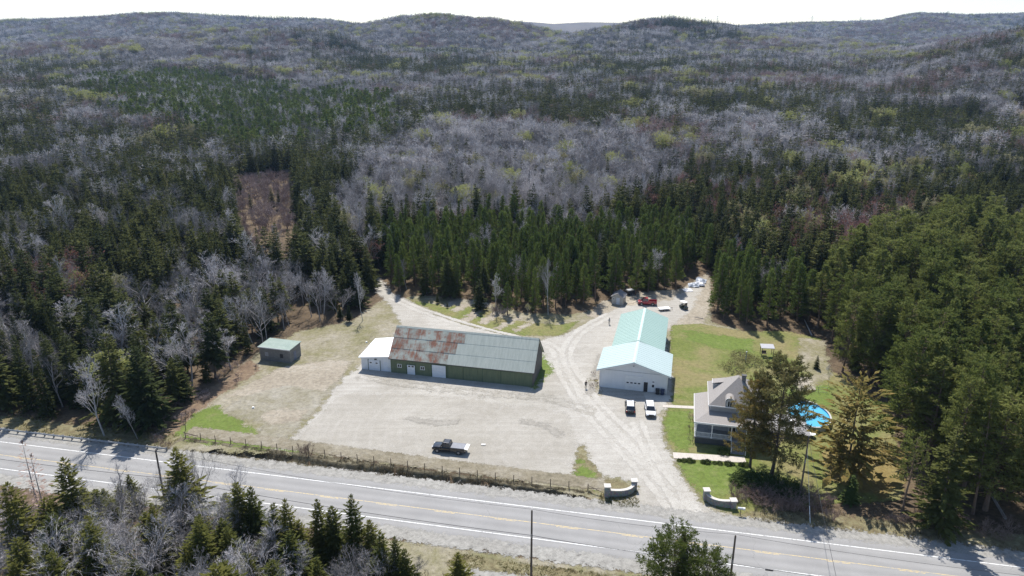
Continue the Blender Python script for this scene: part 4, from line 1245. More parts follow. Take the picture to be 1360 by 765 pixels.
def white_building():
    r = empty('metal_workshop', (17.79, 134.67, 0), -0.24, 'long white workshop with mint green metal roof beside the driveway', 'workshop')
    w1, l1, e1, r1, w2, l2, e2, r2, ov = 13.59, 10.33, 4.2, 6.35, 11.2, 20.3, 4.55, 6.56, 0.6
    c = w1 / 2
    b = MB()
    b.prism([(0, 0, 0), (w1, 0, 0), (w1, 0, e1), (c, 0, r1 - 0.12), (0, 0, e1)], (0, l1, 0))
    b.build('wall', M_whitewall, r)
    b = MB()
    b.prism([(c - w2 / 2 + 0.35, l1 + 0.01, 0), (c + w2 / 2 - 0.35, l1 + 0.01, 0), (c + w2 / 2 - 0.35, l1 + 0.01, e2 - 0.15), (c, l1 + 0.01, r2 - 0.2), (c - w2 / 2 + 0.35, l1 + 0.01, e2 - 0.15)], (0, l2 - 0.3, 0))
    b.build('wall', M_whitewall, r)
    th = 0.14
    def slope(nm, x0, z0, x1, z1, y0, y1, m):
        q = MB().slab([(x0, y0, z0), (x1, y0, z1), (x1, y1, z1), (x0, y1, z0)], th)
        return q.build(nm, m, r)
    s1 = (r1 - e1) / c
    a = slope('roof', -ov, e1 - ov * s1 + 0.1, c - 0.002, r1 + 0.1, -ov, l1 + 0.25, M_aqua)
    a2 = slope('roof', w1 + ov, e1 - ov * s1 + 0.1, c + 0.002, r1 + 0.1, -ov, l1 + 0.25, M_aqua)
    a3 = slope('roof', c - w2 / 2, e2, c - 0.002, r2, l1 + 0.26, l1 + l2, M_mint)
    a4 = slope('roof', c + w2 / 2, e2, c + 0.002, r2, l1 + 0.26, l1 + l2, M_mint)
    for o, x0, x1, z0, z1, y0, y1 in ((a, -ov, c, e1 - ov * s1 + 0.1, r1 + 0.1, -ov, l1 + 0.25), (a2, w1 + ov, c, e1 - ov * s1 + 0.1, r1 + 0.1, -ov, l1 + 0.25), (a3, c - w2 / 2, c, e2, r2, l1 + 0.26, l1 + l2), (a4, c + w2 / 2, c, e2, r2, l1 + 0.26, l1 + l2)):
        q = MB(); y = y0 + 0.45
        while y < y1 - 0.2:                          # raised seams of the roof sheets
            q.hexa([(x0, y - 0.025, z0 + 0.002), (x1, y - 0.025, z1 + 0.002), (x1, y + 0.025, z1 + 0.002), (x0, y + 0.025, z0 + 0.002)],
                   [(x0, y - 0.015, z0 + 0.035), (x1, y - 0.015, z1 + 0.035), (x1, y + 0.015, z1 + 0.035), (x0, y + 0.015, z0 + 0.035)]); y += 0.92
        q.build('seam', M_aqua if y1 < 12 else M_mint, o)
    M_ridge = plain('pale_ridge_cap', (0.58, 0.72, 0.68), None, 2, 0.4)
    for y0, y1, z in ((-ov - 0.01, l1 + 0.24, r1 + 0.11), (l1 + 0.27, l1 + l2 + 0.01, r2 + 0.01)):
        MB().prism([(c - 0.28, y0, z - 0.06), (c, y0, z + 0.07), (c + 0.28, y0, z - 0.06), (c, y0, z + 0.02)], (0, y1 - y0, 0)).build('ridge_cap', M_ridge, r)
    # eaves fascia
    for x in (-ov, w1 + ov - 0.06):
        MB().box(x, x + 0.06, -ov + 0.01, l1 + 0.24, e1 - ov * s1 - 0.22, e1 - ov * s1 - 0.05).build('fascia', M_white, r)
    q = MB()
    q.slab([(-ov, -ov - 0.01, e1 - ov * s1 - 0.045), (c, -ov - 0.01, r1 - 0.045), (c, -ov - 0.05, r1 - 0.045), (-ov, -ov - 0.05, e1 - ov * s1 - 0.045)], 0.16)
    q.slab([(w1 + ov, -ov - 0.01, e1 - ov * s1 - 0.045), (c, -ov - 0.01, r1 - 0.045), (c, -ov - 0.05, r1 - 0.045), (w1 + ov, -ov - 0.05, e1 - ov * s1 - 0.045)], 0.16)
    q.build('bargeboard', M_white, r)
    MB().box(0.0, w1, -0.05, -0.002, e1 - 0.16, e1 - 0.08).build('gable_trim', plain('grey_trim', (0.42, 0.43, 0.45), None, 2, 0.6), r)
    # overhead door with four lights
    gd = MB()
    for k in range(5): gd.box(5.35, 8.55, -0.075 - 0.012 * (k % 2), -0.003, 0.05 + k * 0.62, 0.05 + (k + 1) * 0.62 - 0.015)
    gd = gd.build('garage_door', M_white, r)
    fr = MB(); fr.box(5.2, 5.34, -0.1, -0.003, 0.02, 3.3); fr.box(8.56, 8.7, -0.1, -0.003, 0.02, 3.3); fr.box(5.34, 8.56, -0.1, -0.003, 3.16, 3.3); fr.build('door_frame', M_white, gd)
    for k in range(4): MB().box(5.52 + k * 0.76, 5.98 + k * 0.76, -0.12, -0.09, 1.58, 1.82).build('pane', M_glass, gd)
    d = MB().box(8.95, 9.75, -0.06, -0.003, 0.05, 2.15).build('door', M_dark, r)
    q = MB(); q.box(8.83, 8.94, -0.08, -0.003, 0.03, 2.28); q.box(9.76, 9.87, -0.08, -0.003, 0.03, 2.28); q.box(8.94, 9.76, -0.08, -0.003, 2.16, 2.28); q.build('frame', M_white, d)
    d = MB().box(10.4, 11.2, -0.06, -0.003, 0.05, 2.1).build('door', M_white, r)
    MB().box(10.58, 11.02, -0.09, -0.061, 1.2, 1.75).build('pane', M_glass, d)
    MB().tube((11.12, -0.12, 1.05), (11.12, -0.06, 1.05), 0.03).build('handle', M_metal, d)
    MB().box(10.62, 10.98, -0.12, -0.01, 2.3, 2.42).build('lamp', M_dark, r)
    l = MB(); l.tube((c, -0.02, r1 - 0.75), (c, -0.35, r1 - 0.7), 0.03); l.loft([[(c + 0.16 * math.cos(q), -0.35 + 0.16 * math.sin(q), r1 - 0.9) for q in np.linspace(0, 5.5, 8)], [(c + 0.05 * math.cos(q), -0.35 + 0.05 * math.sin(q), r1 - 0.68) for q in np.linspace(0, 5.5, 8)]])
    l.build('yard_lamp', M_metal, r)
    for x in (0.02, w1 - 0.12): MB().tube((x + 0.05, -0.06, 0.0), (x + 0.05, -0.06, e1 - 0.4), 0.05).build('downpipe', M_white, r)
    for k in range(3):
        z = 2.0
        y = 2 + k * 3
        o = MB().box(w1 + 0.003, w1 + 0.06, y, y + 1.1, z, z + 0.9).build('window', M_white, r)
        MB().box(w1 + 0.061, w1 + 0.075, y + 0.08, y + 1.02, z + 0.08, z + 0.82).build('pane', M_glass, o)
white_building()

def bins():
    L = lambda a, b: (17.79 + a * math.cos(-.24) - b * math.sin(-.24), 134.67 + a * math.sin(-.24) + b * math.cos(-.24))
    for k, (a, nm, lab, m) in enumerate(((11.75, 'waste_bin', 'dark wheeled waste bin near the white door of the workshop', M_dark), (12.75, 'waste_bin', 'dark blue wheeled waste bin at the workshop corner', plain('dark_blue_plastic', (0.03, 0.045, 0.10), None, 2, 0.5)))):
        x, y = L(a, -0.6)
        r = empty(nm, (x, y, 0.022), -0.24, lab, 'bin', 'bins at the workshop')
        MB().hexa([(-0.28, -0.3, 0.08), (0.28, -0.3, 0.08), (0.28, 0.3, 0.08), (-0.28, 0.3, 0.08)], [(-0.36, -0.4, 1.02), (0.36, -0.4, 1.02), (0.36, 0.4, 1.02), (-0.36, 0.4, 1.02)]).build('body', m, r, bevel=0.03)
        MB().slab([(-0.39, -0.44, 1.07), (0.39, -0.44, 1.07), (0.39, 0.43, 1.14), (-0.39, 0.43, 1.14)], 0.05).build('lid', m, r)
        for s in (-1, 1): MB().tube((s * 0.30, 0.30, 0.12), (s * 0.36, 0.30, 0.12), 0.12, n=12).build('wheel', M_dark, r)
bins()

def barn():
    r = empty('barn', (4.13, 134.43, 0), -0.23, 'long green barn with half rusty metal roof and white lean-to', 'barn')
    l, w, e, rr, ov = 30.7, 10.2, 3.75, 8.7, 0.4
    c = w / 2
    MB().prism([(-l, 0, 0), (-l, w, 0), (-l, w, e), (-l, c, rr - 0.2), (-l, 0, e)], (l, 0, 0)).build('wall', M_barn, r)
    MB().prism([(0.004, 0.02, 0), (0.004, w - 0.02, 0), (0.004, w - 0.02, e), (0.004, c, rr - 0.22), (0.004, 0.02, e)], (0.05, 0, 0)).build('gable_boards', M_barngable, r)
    s = (rr - e) / c
    # roof deck and sheets
    for sgn in (-1, 1):
        y0 = -ov if sgn < 0 else w + ov
        pts = [(-l - 0.25, y0, e - ov * s), (ov, y0, e - ov * s), (ov, c, rr), (-l - 0.25, c, rr)]
        deck = MB().slab(pts, 0.16).build('roof', M_barngable if sgn < 0 else M_zinc, r)
        if sgn > 0: continue
        W = l + 0.25 + ov
        nx, ny = 22, 3
        off = [0.0, 0.34, 0.67, 1.0]
        random.seed(4)
        for j in range(ny):
            for i in range(nx):
                x0 = -l - 0.28 + W * i / nx; x1 = -l - 0.25 + W * (i + 1) / nx + 0.03
                u0, u1 = off[j] - (0.02 if j else 0), off[j + 1]
                ya, yb = y0 + (c - y0) * u0, y0 + (c - y0) * u1
                za, zb = e - ov * s + (rr - e + ov * s) * u0, e - ov * s + (rr - e + ov * s) * u1
                left = i < (9 if j == 0 else 10 if j == 1 else 11)
                if left:
                    lift = 0.03 + 0.012 * ((i + j) % 2) + random.random() * 0.012; sl = 0.03
                    m = M_rusty if (i, j) in ((0, 1), (1, 1), (2, 2), (8, 1), (9, 1), (0, 0), (10, 2), (3, 2), (8, 2), (6, 0), (7, 0)) and not (i == 0 and j == 0) else M_rust
                else:
                    lift = 0.03 + 0.002 * ((i + j) % 2); sl = 0.0; m = M_zinc
                MB().slab([(x0, ya - 0.03, za + lift + sl), (x1, ya - 0.03, za + lift + sl), (x1, yb, zb + lift), (x0, yb, zb + lift)], 0.02).build('roof_sheet', m, deck)
    MB().prism([(-l - 0.28, c - 0.3, rr - 0.22), (-l - 0.28, c, rr + 0.09), (-l - 0.28, c + 0.3, rr - 0.22), (-l - 0.28, c, rr + 0.05)], (l + 0.28 + ov, 0, 0)).build('ridge_cap', M_zinc, r)
    q = MB(); q.slab([(ov, -ov, e - ov * s - 0.02), (ov + 0.05, -ov, e - ov * s - 0.02), (ov + 0.05, c, rr - 0.02), (ov, c, rr - 0.02)], 0.2)
    q.slab([(ov, w + ov, e - ov * s - 0.02), (ov + 0.05, w + ov, e - ov * s - 0.02), (ov + 0.05, c, rr - 0.02), (ov, c, rr - 0.02)], 0.2)
    q.build('bargeboard', M_barngable, r)
    # openings in the front wall
    M_bluewhite = plain('white_door_panel', (0.70, 0.72, 0.75), (0.62, 0.64, 0.67), 1.5, 0.55)
    M_gtrim = plain('dark_green_trim', (0.06, 0.10, 0.055), None, 2, 0.7)
    def bigdoor(x, w_, h, top=0.0):
        d = MB()
        n = 4
        for k in range(n): d.box(x, x + w_, -0.06 - 0.01 * (k % 2), -0.003, 0.04 + h * k / n, 0.04 + h * (k + 1) / n - 0.012)
        d = d.build('door', M_bluewhite, r)
        f = MB(); f.box(x - 0.16, x - 0.005, -0.1, -0.003, 0.0, h + 0.2); f.box(x + w_ + 0.005, x + w_ + 0.16, -0.1, -0.003, 0.0, h + 0.2); f.box(x - 0.005, x + w_ + 0.005, -0.1, -0.003, h + 0.05, h + 0.2)
        f.build('door_frame', M_gtrim, d)
        return d
    d = bigdoor(-27.0, 1.75, 2.15)
    for k in range(2): MB().box(-26.75 + k * 0.75, -26.25 + k * 0.75, -0.10, -0.075, 1.75, 2.05).build('pane', M_glass, d)
    bigdoor(-21.45, 3.0, 2.75)
    for x in (-29.2, -24.05): window(r, x, 1.35, 0.95, 0.8, 0, M_white)
    for x in (-18.0, -14.6, -10.5, -6.6):
        d = MB(); d.box(x, x + 3.1, -0.07, -0.003, 0.1, 3.0)
        d = d.build('sliding_door', M_barn, r)
        f = MB(); f.box(x - 0.05, x + 0.05, -0.1, -0.071, 0.1, 3.0); f.box(x, x + 3.1, -0.1, -0.071, 2.95, 3.05); f.build('door_frame', M_gtrim, d)
    MB().box(-19.0, 0.0, -0.12, -0.075, 3.08, 3.16).build('door_rail', M_metal, r)
    # lean-to
    ll, le, lw, li = 6.8, 2.95, 8.4, 3.75
    MB().prism([(-l - ll, 0.15, 0), (-l - 0.01, 0.15, 0), (-l - 0.01, 0.15, li - 0.25), (-l - ll, 0.15, le - 0.1)], (0, lw, 0)).build('lean_to', M_whitewall, r)
    ro = MB().slab([(-l - ll - 0.4, -0.35, le), (-l - 0.26, -0.35, li), (-l - 0.26, lw + 0.4, li + 0.9), (-l - ll - 0.4, lw + 0.4, le + 0.55)], 0.12).build('lean_to_roof', M_whitemetal, r)
    q = MB()
    for k in range(1, 9):
        u = k / 9.0; y = -0.35 + (lw + 0.75) * u
        z0 = le + 0.55 * u; z1 = li + 0.9 * u
        q.hexa([(-l - ll - 0.4, y - 0.03, z0 + 0.002), (-l - 0.26, y - 0.03, z1 + 0.002), (-l - 0.26, y + 0.03, z1 + 0.002), (-l - ll - 0.4, y + 0.03, z0 + 0.002)],
               [(-l - ll - 0.4, y - 0.02, z0 + 0.05), (-l - 0.26, y - 0.02, z1 + 0.05), (-l - 0.26, y + 0.02, z1 + 0.05), (-l - ll - 0.4, y + 0.02, z0 + 0.05)])
    q.build('seam', M_whitemetal, ro)
    x = -l - ll
    d = MB(); d.box(x + 1.7, x + 4.3, 0.05, 0.147, 0.05, 2.3); d = d.build('door', M_bluewhite, r)
    f = MB(); f.box(x + 1.58, x + 1.695, 0.02, 0.147, 0.0, 2.5); f.box(x + 4.305, x + 4.4, 0.04, 0.147, 0.0, 2.45); f.build('door_frame', M_gtrim, d)
    for k in range(2): MB().box(x + 2.0 + 1.35 * k, x + 2.45 + 1.35 * k, 0.02, 0.049, 1.65, 1.9).build('pane', M_glass, d)
    d = MB().box(x + 5.2, x + 6.1, 0.08, 0.147, 0.05, 2.1).build('door', M_bluewhite, r)
    MB().tube((x + 5.95, 0.03, 1.0), (x + 5.95, 0.079, 1.0), 0.03).build('handle', M_metal, d)
    MB().box(x + 3.1, x + 3.6, 0.0, 0.147, 2.52, 2.72).build('lamp', M_dark, r)
barn()

def block_shed():
    r = empty('block_shed', (-55.7, 147.9, 0), -0.26, 'grey concrete block shed with flat green roof at the wood edge', 'shed')
    w, d, h = 7.5, 4.4, 3.0
    m, nt, bs, out = mat('concrete_block')
    co = obco(nt); br = N(nt, 'TexBrick'); br.inputs['Scale'].default_value = 1.0
    for a, b in (('Brick Width', 0.4), ('Row Height', 0.2), ('Mortar Size', 0.012)): br.inputs[a].default_value = b
    mp = N(nt, 'Mapping'); mp.inputs['Rotation'].default_value = (R(90), 0, 0); nt.links.new(co, mp.inputs[0]); nt.links.new(mp.outputs[0], br.inputs['Vector'])
    br.inputs['Color1'].default_value = (0.25, 0.24, 0.225, 1); br.inputs['Color2'].default_value = (0.19, 0.185, 0.175, 1); br.inputs['Mortar'].default_value = (0.15, 0.145, 0.14, 1)
    st = nz(nt, 0.7, 5, 0.7, co)
    nt.links.new(mix(nt, ramp(nt, st, [(0.4, 0.0), (0.75, 0.6)]), br.outputs[0], (0.11, 0.105, 0.095)), bs.inputs['Base Color']); bs.inputs['Roughness'].default_value = 0.95
    MB().box(0, w, 0, d, 0, h).build('wall', m, r)
    M_gr = plain('faded_green_roofing', (0.25, 0.305, 0.265), (0.18, 0.235, 0.205), 0.8, 0.8)
    ro = MB().slab([(-0.2, -0.25, h + 0.22), (w + 0.2, -0.25, h + 0.22), (w + 0.2, d + 0.25, h + 0.34), (-0.2, d + 0.25, h + 0.34)], 0.14).build('roof', M_gr, r)
    MB().box(-0.22, w + 0.22, -0.29, -0.252, h + 0.02, h + 0.24).build('fascia', M_white, ro)
    MB().box(0.02, w - 0.02, 0.02, d - 0.02, h + 0.002, h + 0.1).build('wall_plate', m, r)
    window(r, 1.3, 1.1, 0.8, 0.9, 0, M_metal, glass=plain('dusty_pane', (0.33, 0.35, 0.38), None, 2, 0.3))
    MB().box(5.0, 5.75, -0.02, -0.002, 1.0, 1.95).build('window', M_dark, r)
    q = MB(); q.box(w + 0.002, w + 0.05, 1.4, 2.4, 0.05, 2.1); q.build('door', plain('grey_blue_door', (0.16, 0.18, 0.24), None, 2, 0.6), r)
block_shed()

def garden_shed():
    r = empty('garden_shed', (26.6, 183.4, 0.0), -0.38, 'small grey garden shed with pale door near the red pickup', 'shed')
    w, d, e, rr = 3.1, 3.2, 2.25, 3.2
    Ms = clad('grey_beige_siding', (0.42, 0.40, 0.36), (0.33, 0.315, 0.29), 0.2, 'Z', 0.7)
    MB().prism([(0, 0, 0), (w, 0, 0), (w, 0, e), (w / 2, 0, rr - 0.1), (0, 0, e)], (0, d, 0)).build('wall', Ms, r)
    Mr = plain('grey_shingle', (0.20, 0.195, 0.20), (0.13, 0.13, 0.135), 6, 0.9)
    s = (rr - e) / (w / 2); o = 0.28
    for sg in (-1, 1):
        xe = -o if sg < 0 else w + o
        MB().slab([(xe, -0.3, e - o * s + 0.04), (w / 2 + sg * 0.002, -0.3, rr + 0.04), (w / 2 + sg * 0.002, d + 0.3, rr + 0.04), (xe, d + 0.3, e - o * s + 0.04)], 0.1).build('roof', Mr, r)
    dd = MB().box(1.25, 2.2, -0.05, -0.003, 0.05, 1.95).build('door', plain('pale_blue_door', (0.55, 0.58, 0.63), None, 2, 0.5), r)
    MB().tube((2.08, -0.1, 1.0), (2.08, -0.051, 1.0), 0.03).build('handle', M_metal, dd)
    window(r, 0.3, 1.2, 0.5, 0.7, 0, M_white)
garden_shed()

# ---- house
def house():
    ox, oy = G(922.3, 560, 4.35)
    yaw = -0.23
    r = empty('house', (ox, oy, 0), yaw, 'grey house with white wraparound porch and hipped shingle roof behind the pines', 'house')
    e, D, a, b, e2, d2, w2, rr = 4.35, 10.9, 2.65, 3.4, 6.4, 9.0, 9.3, 10.2
    W = a + w2 + 0.4
    Ms = plain('brown_grey_shingle', (0.305, 0.28, 0.26), (0.225, 0.207, 0.193), 5, 0.9, bmp=0.4)
    Mw = clad('grey_clapboard', (0.40, 0.395, 0.39), (0.33, 0.325, 0.32), 0.16, 'Z', 0.7)
    Mst = plain('foundation_stone', (0.23, 0.22, 0.21), (0.14, 0.135, 0.13), 1.6, 0.95, bmp=0.5)
    fl = 1.35
    MB().box(a, a + w2, b, b + d2, 0, e2).build('wall', Mw, r)
    MB().box(0.35, W - 0.2, 0.35, b - 0.002, 0, fl - 0.12).build('foundation', Mst, r)
    MB().box(0.35, a - 0.002, b, D - 0.3, 0, fl - 0.12).build('foundation', Mst, r)
    q = MB(); q.box(0.2, W, 0.2, b - 0.002, fl - 0.118, fl); q.box(0.2, a - 0.002, b, D - 0.2, fl - 0.118, fl); q.build('porch_floor', plain('grey_deck_paint', (0.30, 0.31, 0.32), None, 2, 0.7), r)
    # porch roof, front and left skirts meeting in a hip
    zt = e + 0.75
    pr = MB(); pr.slab([(0, 0, e), (W + 0.2, 0, e), (W + 0.2, b - 0.003, zt), (a - 0.0, b - 0.003, zt)], 0.12)
    pr = pr.build('porch_roof', Ms, r)
    MB().slab([(0, D, e), (0, 0.003, e), (a - 0.003, b, zt), (a - 0.003, D, zt)], 0.12).build('porch_roof', Ms, r)
    q = MB(); q.box(-0.06, W + 0.2, -0.07, -0.004, e - 0.26, e + 0.015); q.build('fascia', M_white, r)
    q = MB(); q.box(-0.07, -0.004, -0.003, D, e - 0.26, e + 0.02); q.build('fascia', M_white, r)
    q = MB(); q.box(0.1, W, 0.15, 0.4, e - 0.42, e - 0.14); q.box(0.1, 0.35, 0.401, D - 0.2, e - 0.42, e - 0.14); q.build('porch_beam', M_white, r)
    posts = [0.4, 3.1, 6.35, 8.85, 11.6]
    for x in posts:
        p = MB(); p.box(x - 0.09, x + 0.09, 0.2, 0.38, fl, e - 0.42); p.box(x - 0.14, x + 0.14, 0.15, 0.43, fl, fl + 0.12); p.box(x - 0.14, x + 0.14, 0.15, 0.43, e - 0.55, e - 0.425)
        p.build('post', M_white, r)
    for y in (3.4, 6.6, 10.2):
        MB().box(0.2, 0.38, y, y + 0.18, fl, e - 0.42).build('post', M_white, r)
    def rail(x0, x1, y0, y1):
        L = math.hypot(x1 - x0, y1 - y0); n = int(L / 0.2)
        g_ = MB()
        M = Matrix.Translation((x0, y0, 0)) @ Matrix.Rotation(math.atan2(y1 - y0, x1 - x0), 4, 'Z')
        g_.box(0, L, -0.04, 0.04, fl + 0.88, fl + 0.95, M); g_.box(0, L, -0.03, 0.03, fl + 0.1, fl + 0.16, M)
        g_ = g_.build('railing', M_white, r)
        for k in range(1, n):
            x = L * k / n
            MB().box(x - 0.03, x + 0.03, -0.02, 0.02, fl + 0.161, fl + 0.879, M).build('baluster', M_white, g_)
    rail(0.5, 3.0, 0.29, 0.29); rail(3.2, 6.25, 0.29, 0.29); rail(8.95, 11.5, 0.29, 0.29); rail(0.29, 0.29, 0.5, 3.4); rail(0.29, 0.29, 3.6, 6.6)
    st = MB(); n = 8
    for k in range(n):
        st.box(6.45, 8.75, -0.29 * (k + 1) + 0.35, -0.29 * k + 0.348, 0.0 if True else 0, fl * (n - k - 0.15) / n - 0.03 + 0.0)
    st.build('stairs', plain('grey_stair_paint', (0.26, 0.27, 0.28), None, 2, 0.7), r)
    for x in (6.42, 8.78):
        q = MB(); q.tube((x, 0.2, fl + 0.95), (x, -2.0, 0.95), 0.04); q.box(x - 0.06, x + 0.06, -2.1, -1.98, 0, 1.1); q.build('stair_rail', M_white, r)
    # hip roof
    o = 0.35
    x0, x1, y0, y1 = a - o, a + w2 + o, b - o, b + d2 + o
    cx, cyy = (x0 + x1) / 2, (y0 + y1) / 2
    er = e2 - 0.15
    A = [(x0, y0, er), (x1, y0, er), (x1, y1, er), (x0, y1, er)]
    p0, p1 = (cx, cyy - 0.4, rr), (cx, cyy + 0.4, rr)
    ro = MB(); ro.add(A + [p0, p1], [(0, 1, 4), (1, 2, 5, 4), (2, 3, 5), (3, 0, 4, 5), (3, 2, 1, 0)])
    ro = ro.build('roof', Ms, r)
    q = MB(); q.box(x0 - 0.04, x1 + 0.04, y0 - 0.05, y0 - 0.003, er - 0.16, er + 0.03); q.box(x0 - 0.05, x0 - 0.003, y0, y1, er - 0.16, er + 0.03); q.build('fascia', M_white, r)
    ch = MB(); ch.box(cx + 0.5, cx + 1.2, cyy - 0.9, cyy - 0.3, rr - 1.5, rr + 0.45); ch = ch.build('chimney', Mst, ro)
    MB().box(cx + 0.42, cx + 1.28, cyy - 0.98, cyy - 0.22, rr + 0.451, rr + 0.56).build('chimney_cap', M_dark, ch)
    # front dormer with arched head
    dx = a + 3.2; wdm = 1.5; yd = b - 0.2
    d = MB()
    prof = [(dx - wdm / 2, yd, e2 - 0.4), (dx + wdm / 2, yd, e2 - 0.4), (dx + wdm / 2, yd, e2 + 1.0)] + [(dx + wdm / 2 * math.cos(t), yd, e2 + 1.0 + 0.55 * math.sin(t)) for t in np.linspace(0.2, math.pi - 0.2, 7)] + [(dx - wdm / 2, yd, e2 + 1.0)]
    d.prism(prof, (0, 2.6, 0)); d = d.build('dormer', Mw, r)
    hood = MB()
    arc = [(dx + (wdm / 2 + 0.06) * math.cos(t), yd - 0.08, e2 + 1.0 + 0.62 * math.sin(t)) for t in np.linspace(0, math.pi, 9)]
    arc2 = [(dx + (wdm / 2 - 0.02) * math.cos(t), yd - 0.08, e2 + 1.0 + 0.56 * math.sin(t)) for t in np.linspace(math.pi, 0, 9)]
    for k in range(8):
        hood.prism([arc[k], arc[k + 1], arc2[7 - k], arc2[8 - k]], (0, 2.4, 0))
    hood.build('dormer_hood', Ms, d)
    trim = MB()
    for k in range(8):
        trim.prism([(p[0], p[1] - 0.06, p[2]) for p in (arc[k], arc[k + 1], arc2[7 - k], arc2[8 - k])], (0, 0.057, 0))
    trim.build('dormer_trim', M_white, d)
    window(d, dx - 0.42, e2 - 0.2, 0.84, 1.25, yd, M_white)
    # left dormer
    q = MB(); q.slab([(a + 0.35, b + 5.4, e2 + 1.5), (a + 0.35, b + 7.2, e2 + 1.5), (a + 2.6, b + 7.2, e2 + 2.0), (a + 2.6, b + 5.4, e2 + 2.0)], 0.1)
    q = q.build('dormer_roof', Ms, r)
    MB().box(a + 0.5, a + 2.5, b + 5.5, b + 7.1, e2, e2 + 1.38).build('dormer_wall', Mw, q)
    MB().box(a + 0.30, a + 0.345, b + 5.35, b + 7.25, e2 + 1.33, e2 + 1.53).build('fascia', M_white, q)
    # ground floor openings
    window(r, a + 0.9, fl + 0.7, 1.3, 1.4, b, M_white); window(r, a + 6.6, fl + 0.7, 1.3, 1.4, b, M_white)
    dr = MB().box(a + 3.6, a + 4.6, b - 0.06, b - 0.003, fl + 0.02, fl + 2.1).build('door', M_dark, r)
    q = MB(); q.box(a + 3.48, a + 3.59, b - 0.08, b - 0.003, fl, fl + 2.22); q.box(a + 4.61, a + 4.72, b - 0.08, b - 0.003, fl, fl + 2.22); q.build('frame', M_white, dr)
    for k in range(2): MB().box(a - 0.05, a - 0.003, b + 1.5 + 4 * k, b + 2.7 + 4 * k, fl + 0.8, fl + 2.1).build('window', M_white, r)
    # wood stack under the porch end and lattice skirt
    MB().box(0.36, W - 0.3, 0.30, 0.345, 0.05, fl - 0.13).build('porch_skirt', plain('dark_lattice', (0.10, 0.10, 0.10), (0.05, 0.05, 0.05), 9, 0.8), r)
house()

# ---- pool with deck
def pool():
    cx, cyy, ax, ay, z = 55.5, 121.6, 3.8, 5.2, 1.1
    r = empty('swimming_pool', (cx, cyy, 0), -0.15, 'oval blue swimming pool with white rim behind the browning pine', 'pool')
    n = 48; an = np.linspace(0, 2 * math.pi, n, endpoint=False)
    ring = lambda k, h: [((ax + k) * math.cos(t), (ay + k) * math.sin(t), h) for t in an]
    Mr = plain('pool_rim', (0.42, 0.41, 0.39), (0.34, 0.33, 0.31), 2, 0.6)
    Ml = plain('blue_liner', (0.05, 0.30, 0.55), (0.04, 0.26, 0.50), 2, 0.5)
    MB().loft([ring(-0.02, 0.0), ring(-0.02, z - 0.12)], False).build('wall', plain('pool_wall', (0.45, 0.45, 0.44), None, 2, 0.6), r)
    MB().loft([ring(0.14, z - 0.1), ring(0.14, z), ring(-0.16, z), ring(-0.16, z - 0.1), ring(0.14, z - 0.1)], False).build('rim', Mr, r)
    b = MB(); b.loft([ring(-0.10, z - 0.12), ring(-0.10, 0.06)], False); b.add(ring(-0.10, 0.06), [tuple(range(n))]); b.build('liner', Ml, r)
    m, nt, bs, out = mat('pool_water')
    bs.inputs['Base Color'].default_value = (0.075, 0.36, 0.56, 1); bs.inputs['Roughness'].default_value = 0.22
    bump(nt, bs, nz(nt, 2.5, 2, 0.4, obco(nt)), 0.02, 0.02)
    w = MB(); w.add(ring(-0.12, z - 0.32), [tuple(range(n))]); w.build('water', m, r)
    # deck
    d = empty('pool_deck', (49.3, 117.0, 0), -0.2, 'weathered grey wooden deck between the house and the pool', 'deck')
    Mdk = plain('weathered_deck', (0.27, 0.265, 0.265), (0.18, 0.175, 0.175), 2, 0.85)
    for k in range(24):
        MB().box(-3.6, 4.2, -2.6 + k * 0.30, -2.6 + k * 0.30 + 0.285, 0.92, 0.96).build('plank', Mdk, d)
    for x in (-3.5, 0, 3.9):
        for y in (-2.4, 4.3): MB().box(x, x + 0.14, y, y + 0.14, 0, 0.918).build('post', Mdk, d)
    for k in range(6):
        MB().box(-3.6 + k * 1.55, -3.54 + k * 1.55, -2.66, -2.605, 0.0, 1.85).build('railing_post', Mdk, d)
    q = MB(); q.box(-3.6, 4.2, -2.67, -2.6, 1.851, 1.92); q.build('handrail', Mdk, d)
    # folded parasol lying on a white table
    t = empty('patio_table', (53.4, 115.0, 0.0), 0.3, 'white round patio table at the end of the pool deck', 'table')
    MB().tube((0, 0, 0.70), (0, 0, 0.76), 0.85, n=20).build('tabletop', M_white, t)
    for k in range(4):
        q = k * 1.571 + 0.4; MB().tube((0.7 * math.cos(q), 0.7 * math.sin(q), 0), (0.5 * math.cos(q), 0.5 * math.sin(q), 0.70), 0.03).build('leg', M_white, t)
    for k, (x, y, lab) in enumerate(((47.2, 118.2, 'white patio chair on the pool deck nearest the house'), (49.2, 119.0, 'white patio chair in the middle of the pool deck'), (51.0, 118.4, 'white patio chair on the deck beside the pool rim'))):
        c = empty('patio_chair', (x, y, 0.961), 0.6 * k, lab, 'chair', 'patio chairs on the deck')
        MB().box(-0.28, 0.28, -0.28, 0.28, 0.40, 0.45).build('seat', M_white, c)
        MB().slab([(-0.28, 0.26, 0.95), (0.28, 0.26, 0.95), (0.28, 0.32, 0.95), (-0.28, 0.32, 0.95)], 0.5).build('backrest', M_white, c)
        for sx in (-0.24, 0.24):
            for sy in (-0.24, 0.24): MB().tube((sx, sy, 0), (sx, sy, 0.40), 0.025).build('leg', M_white, c)
pool()

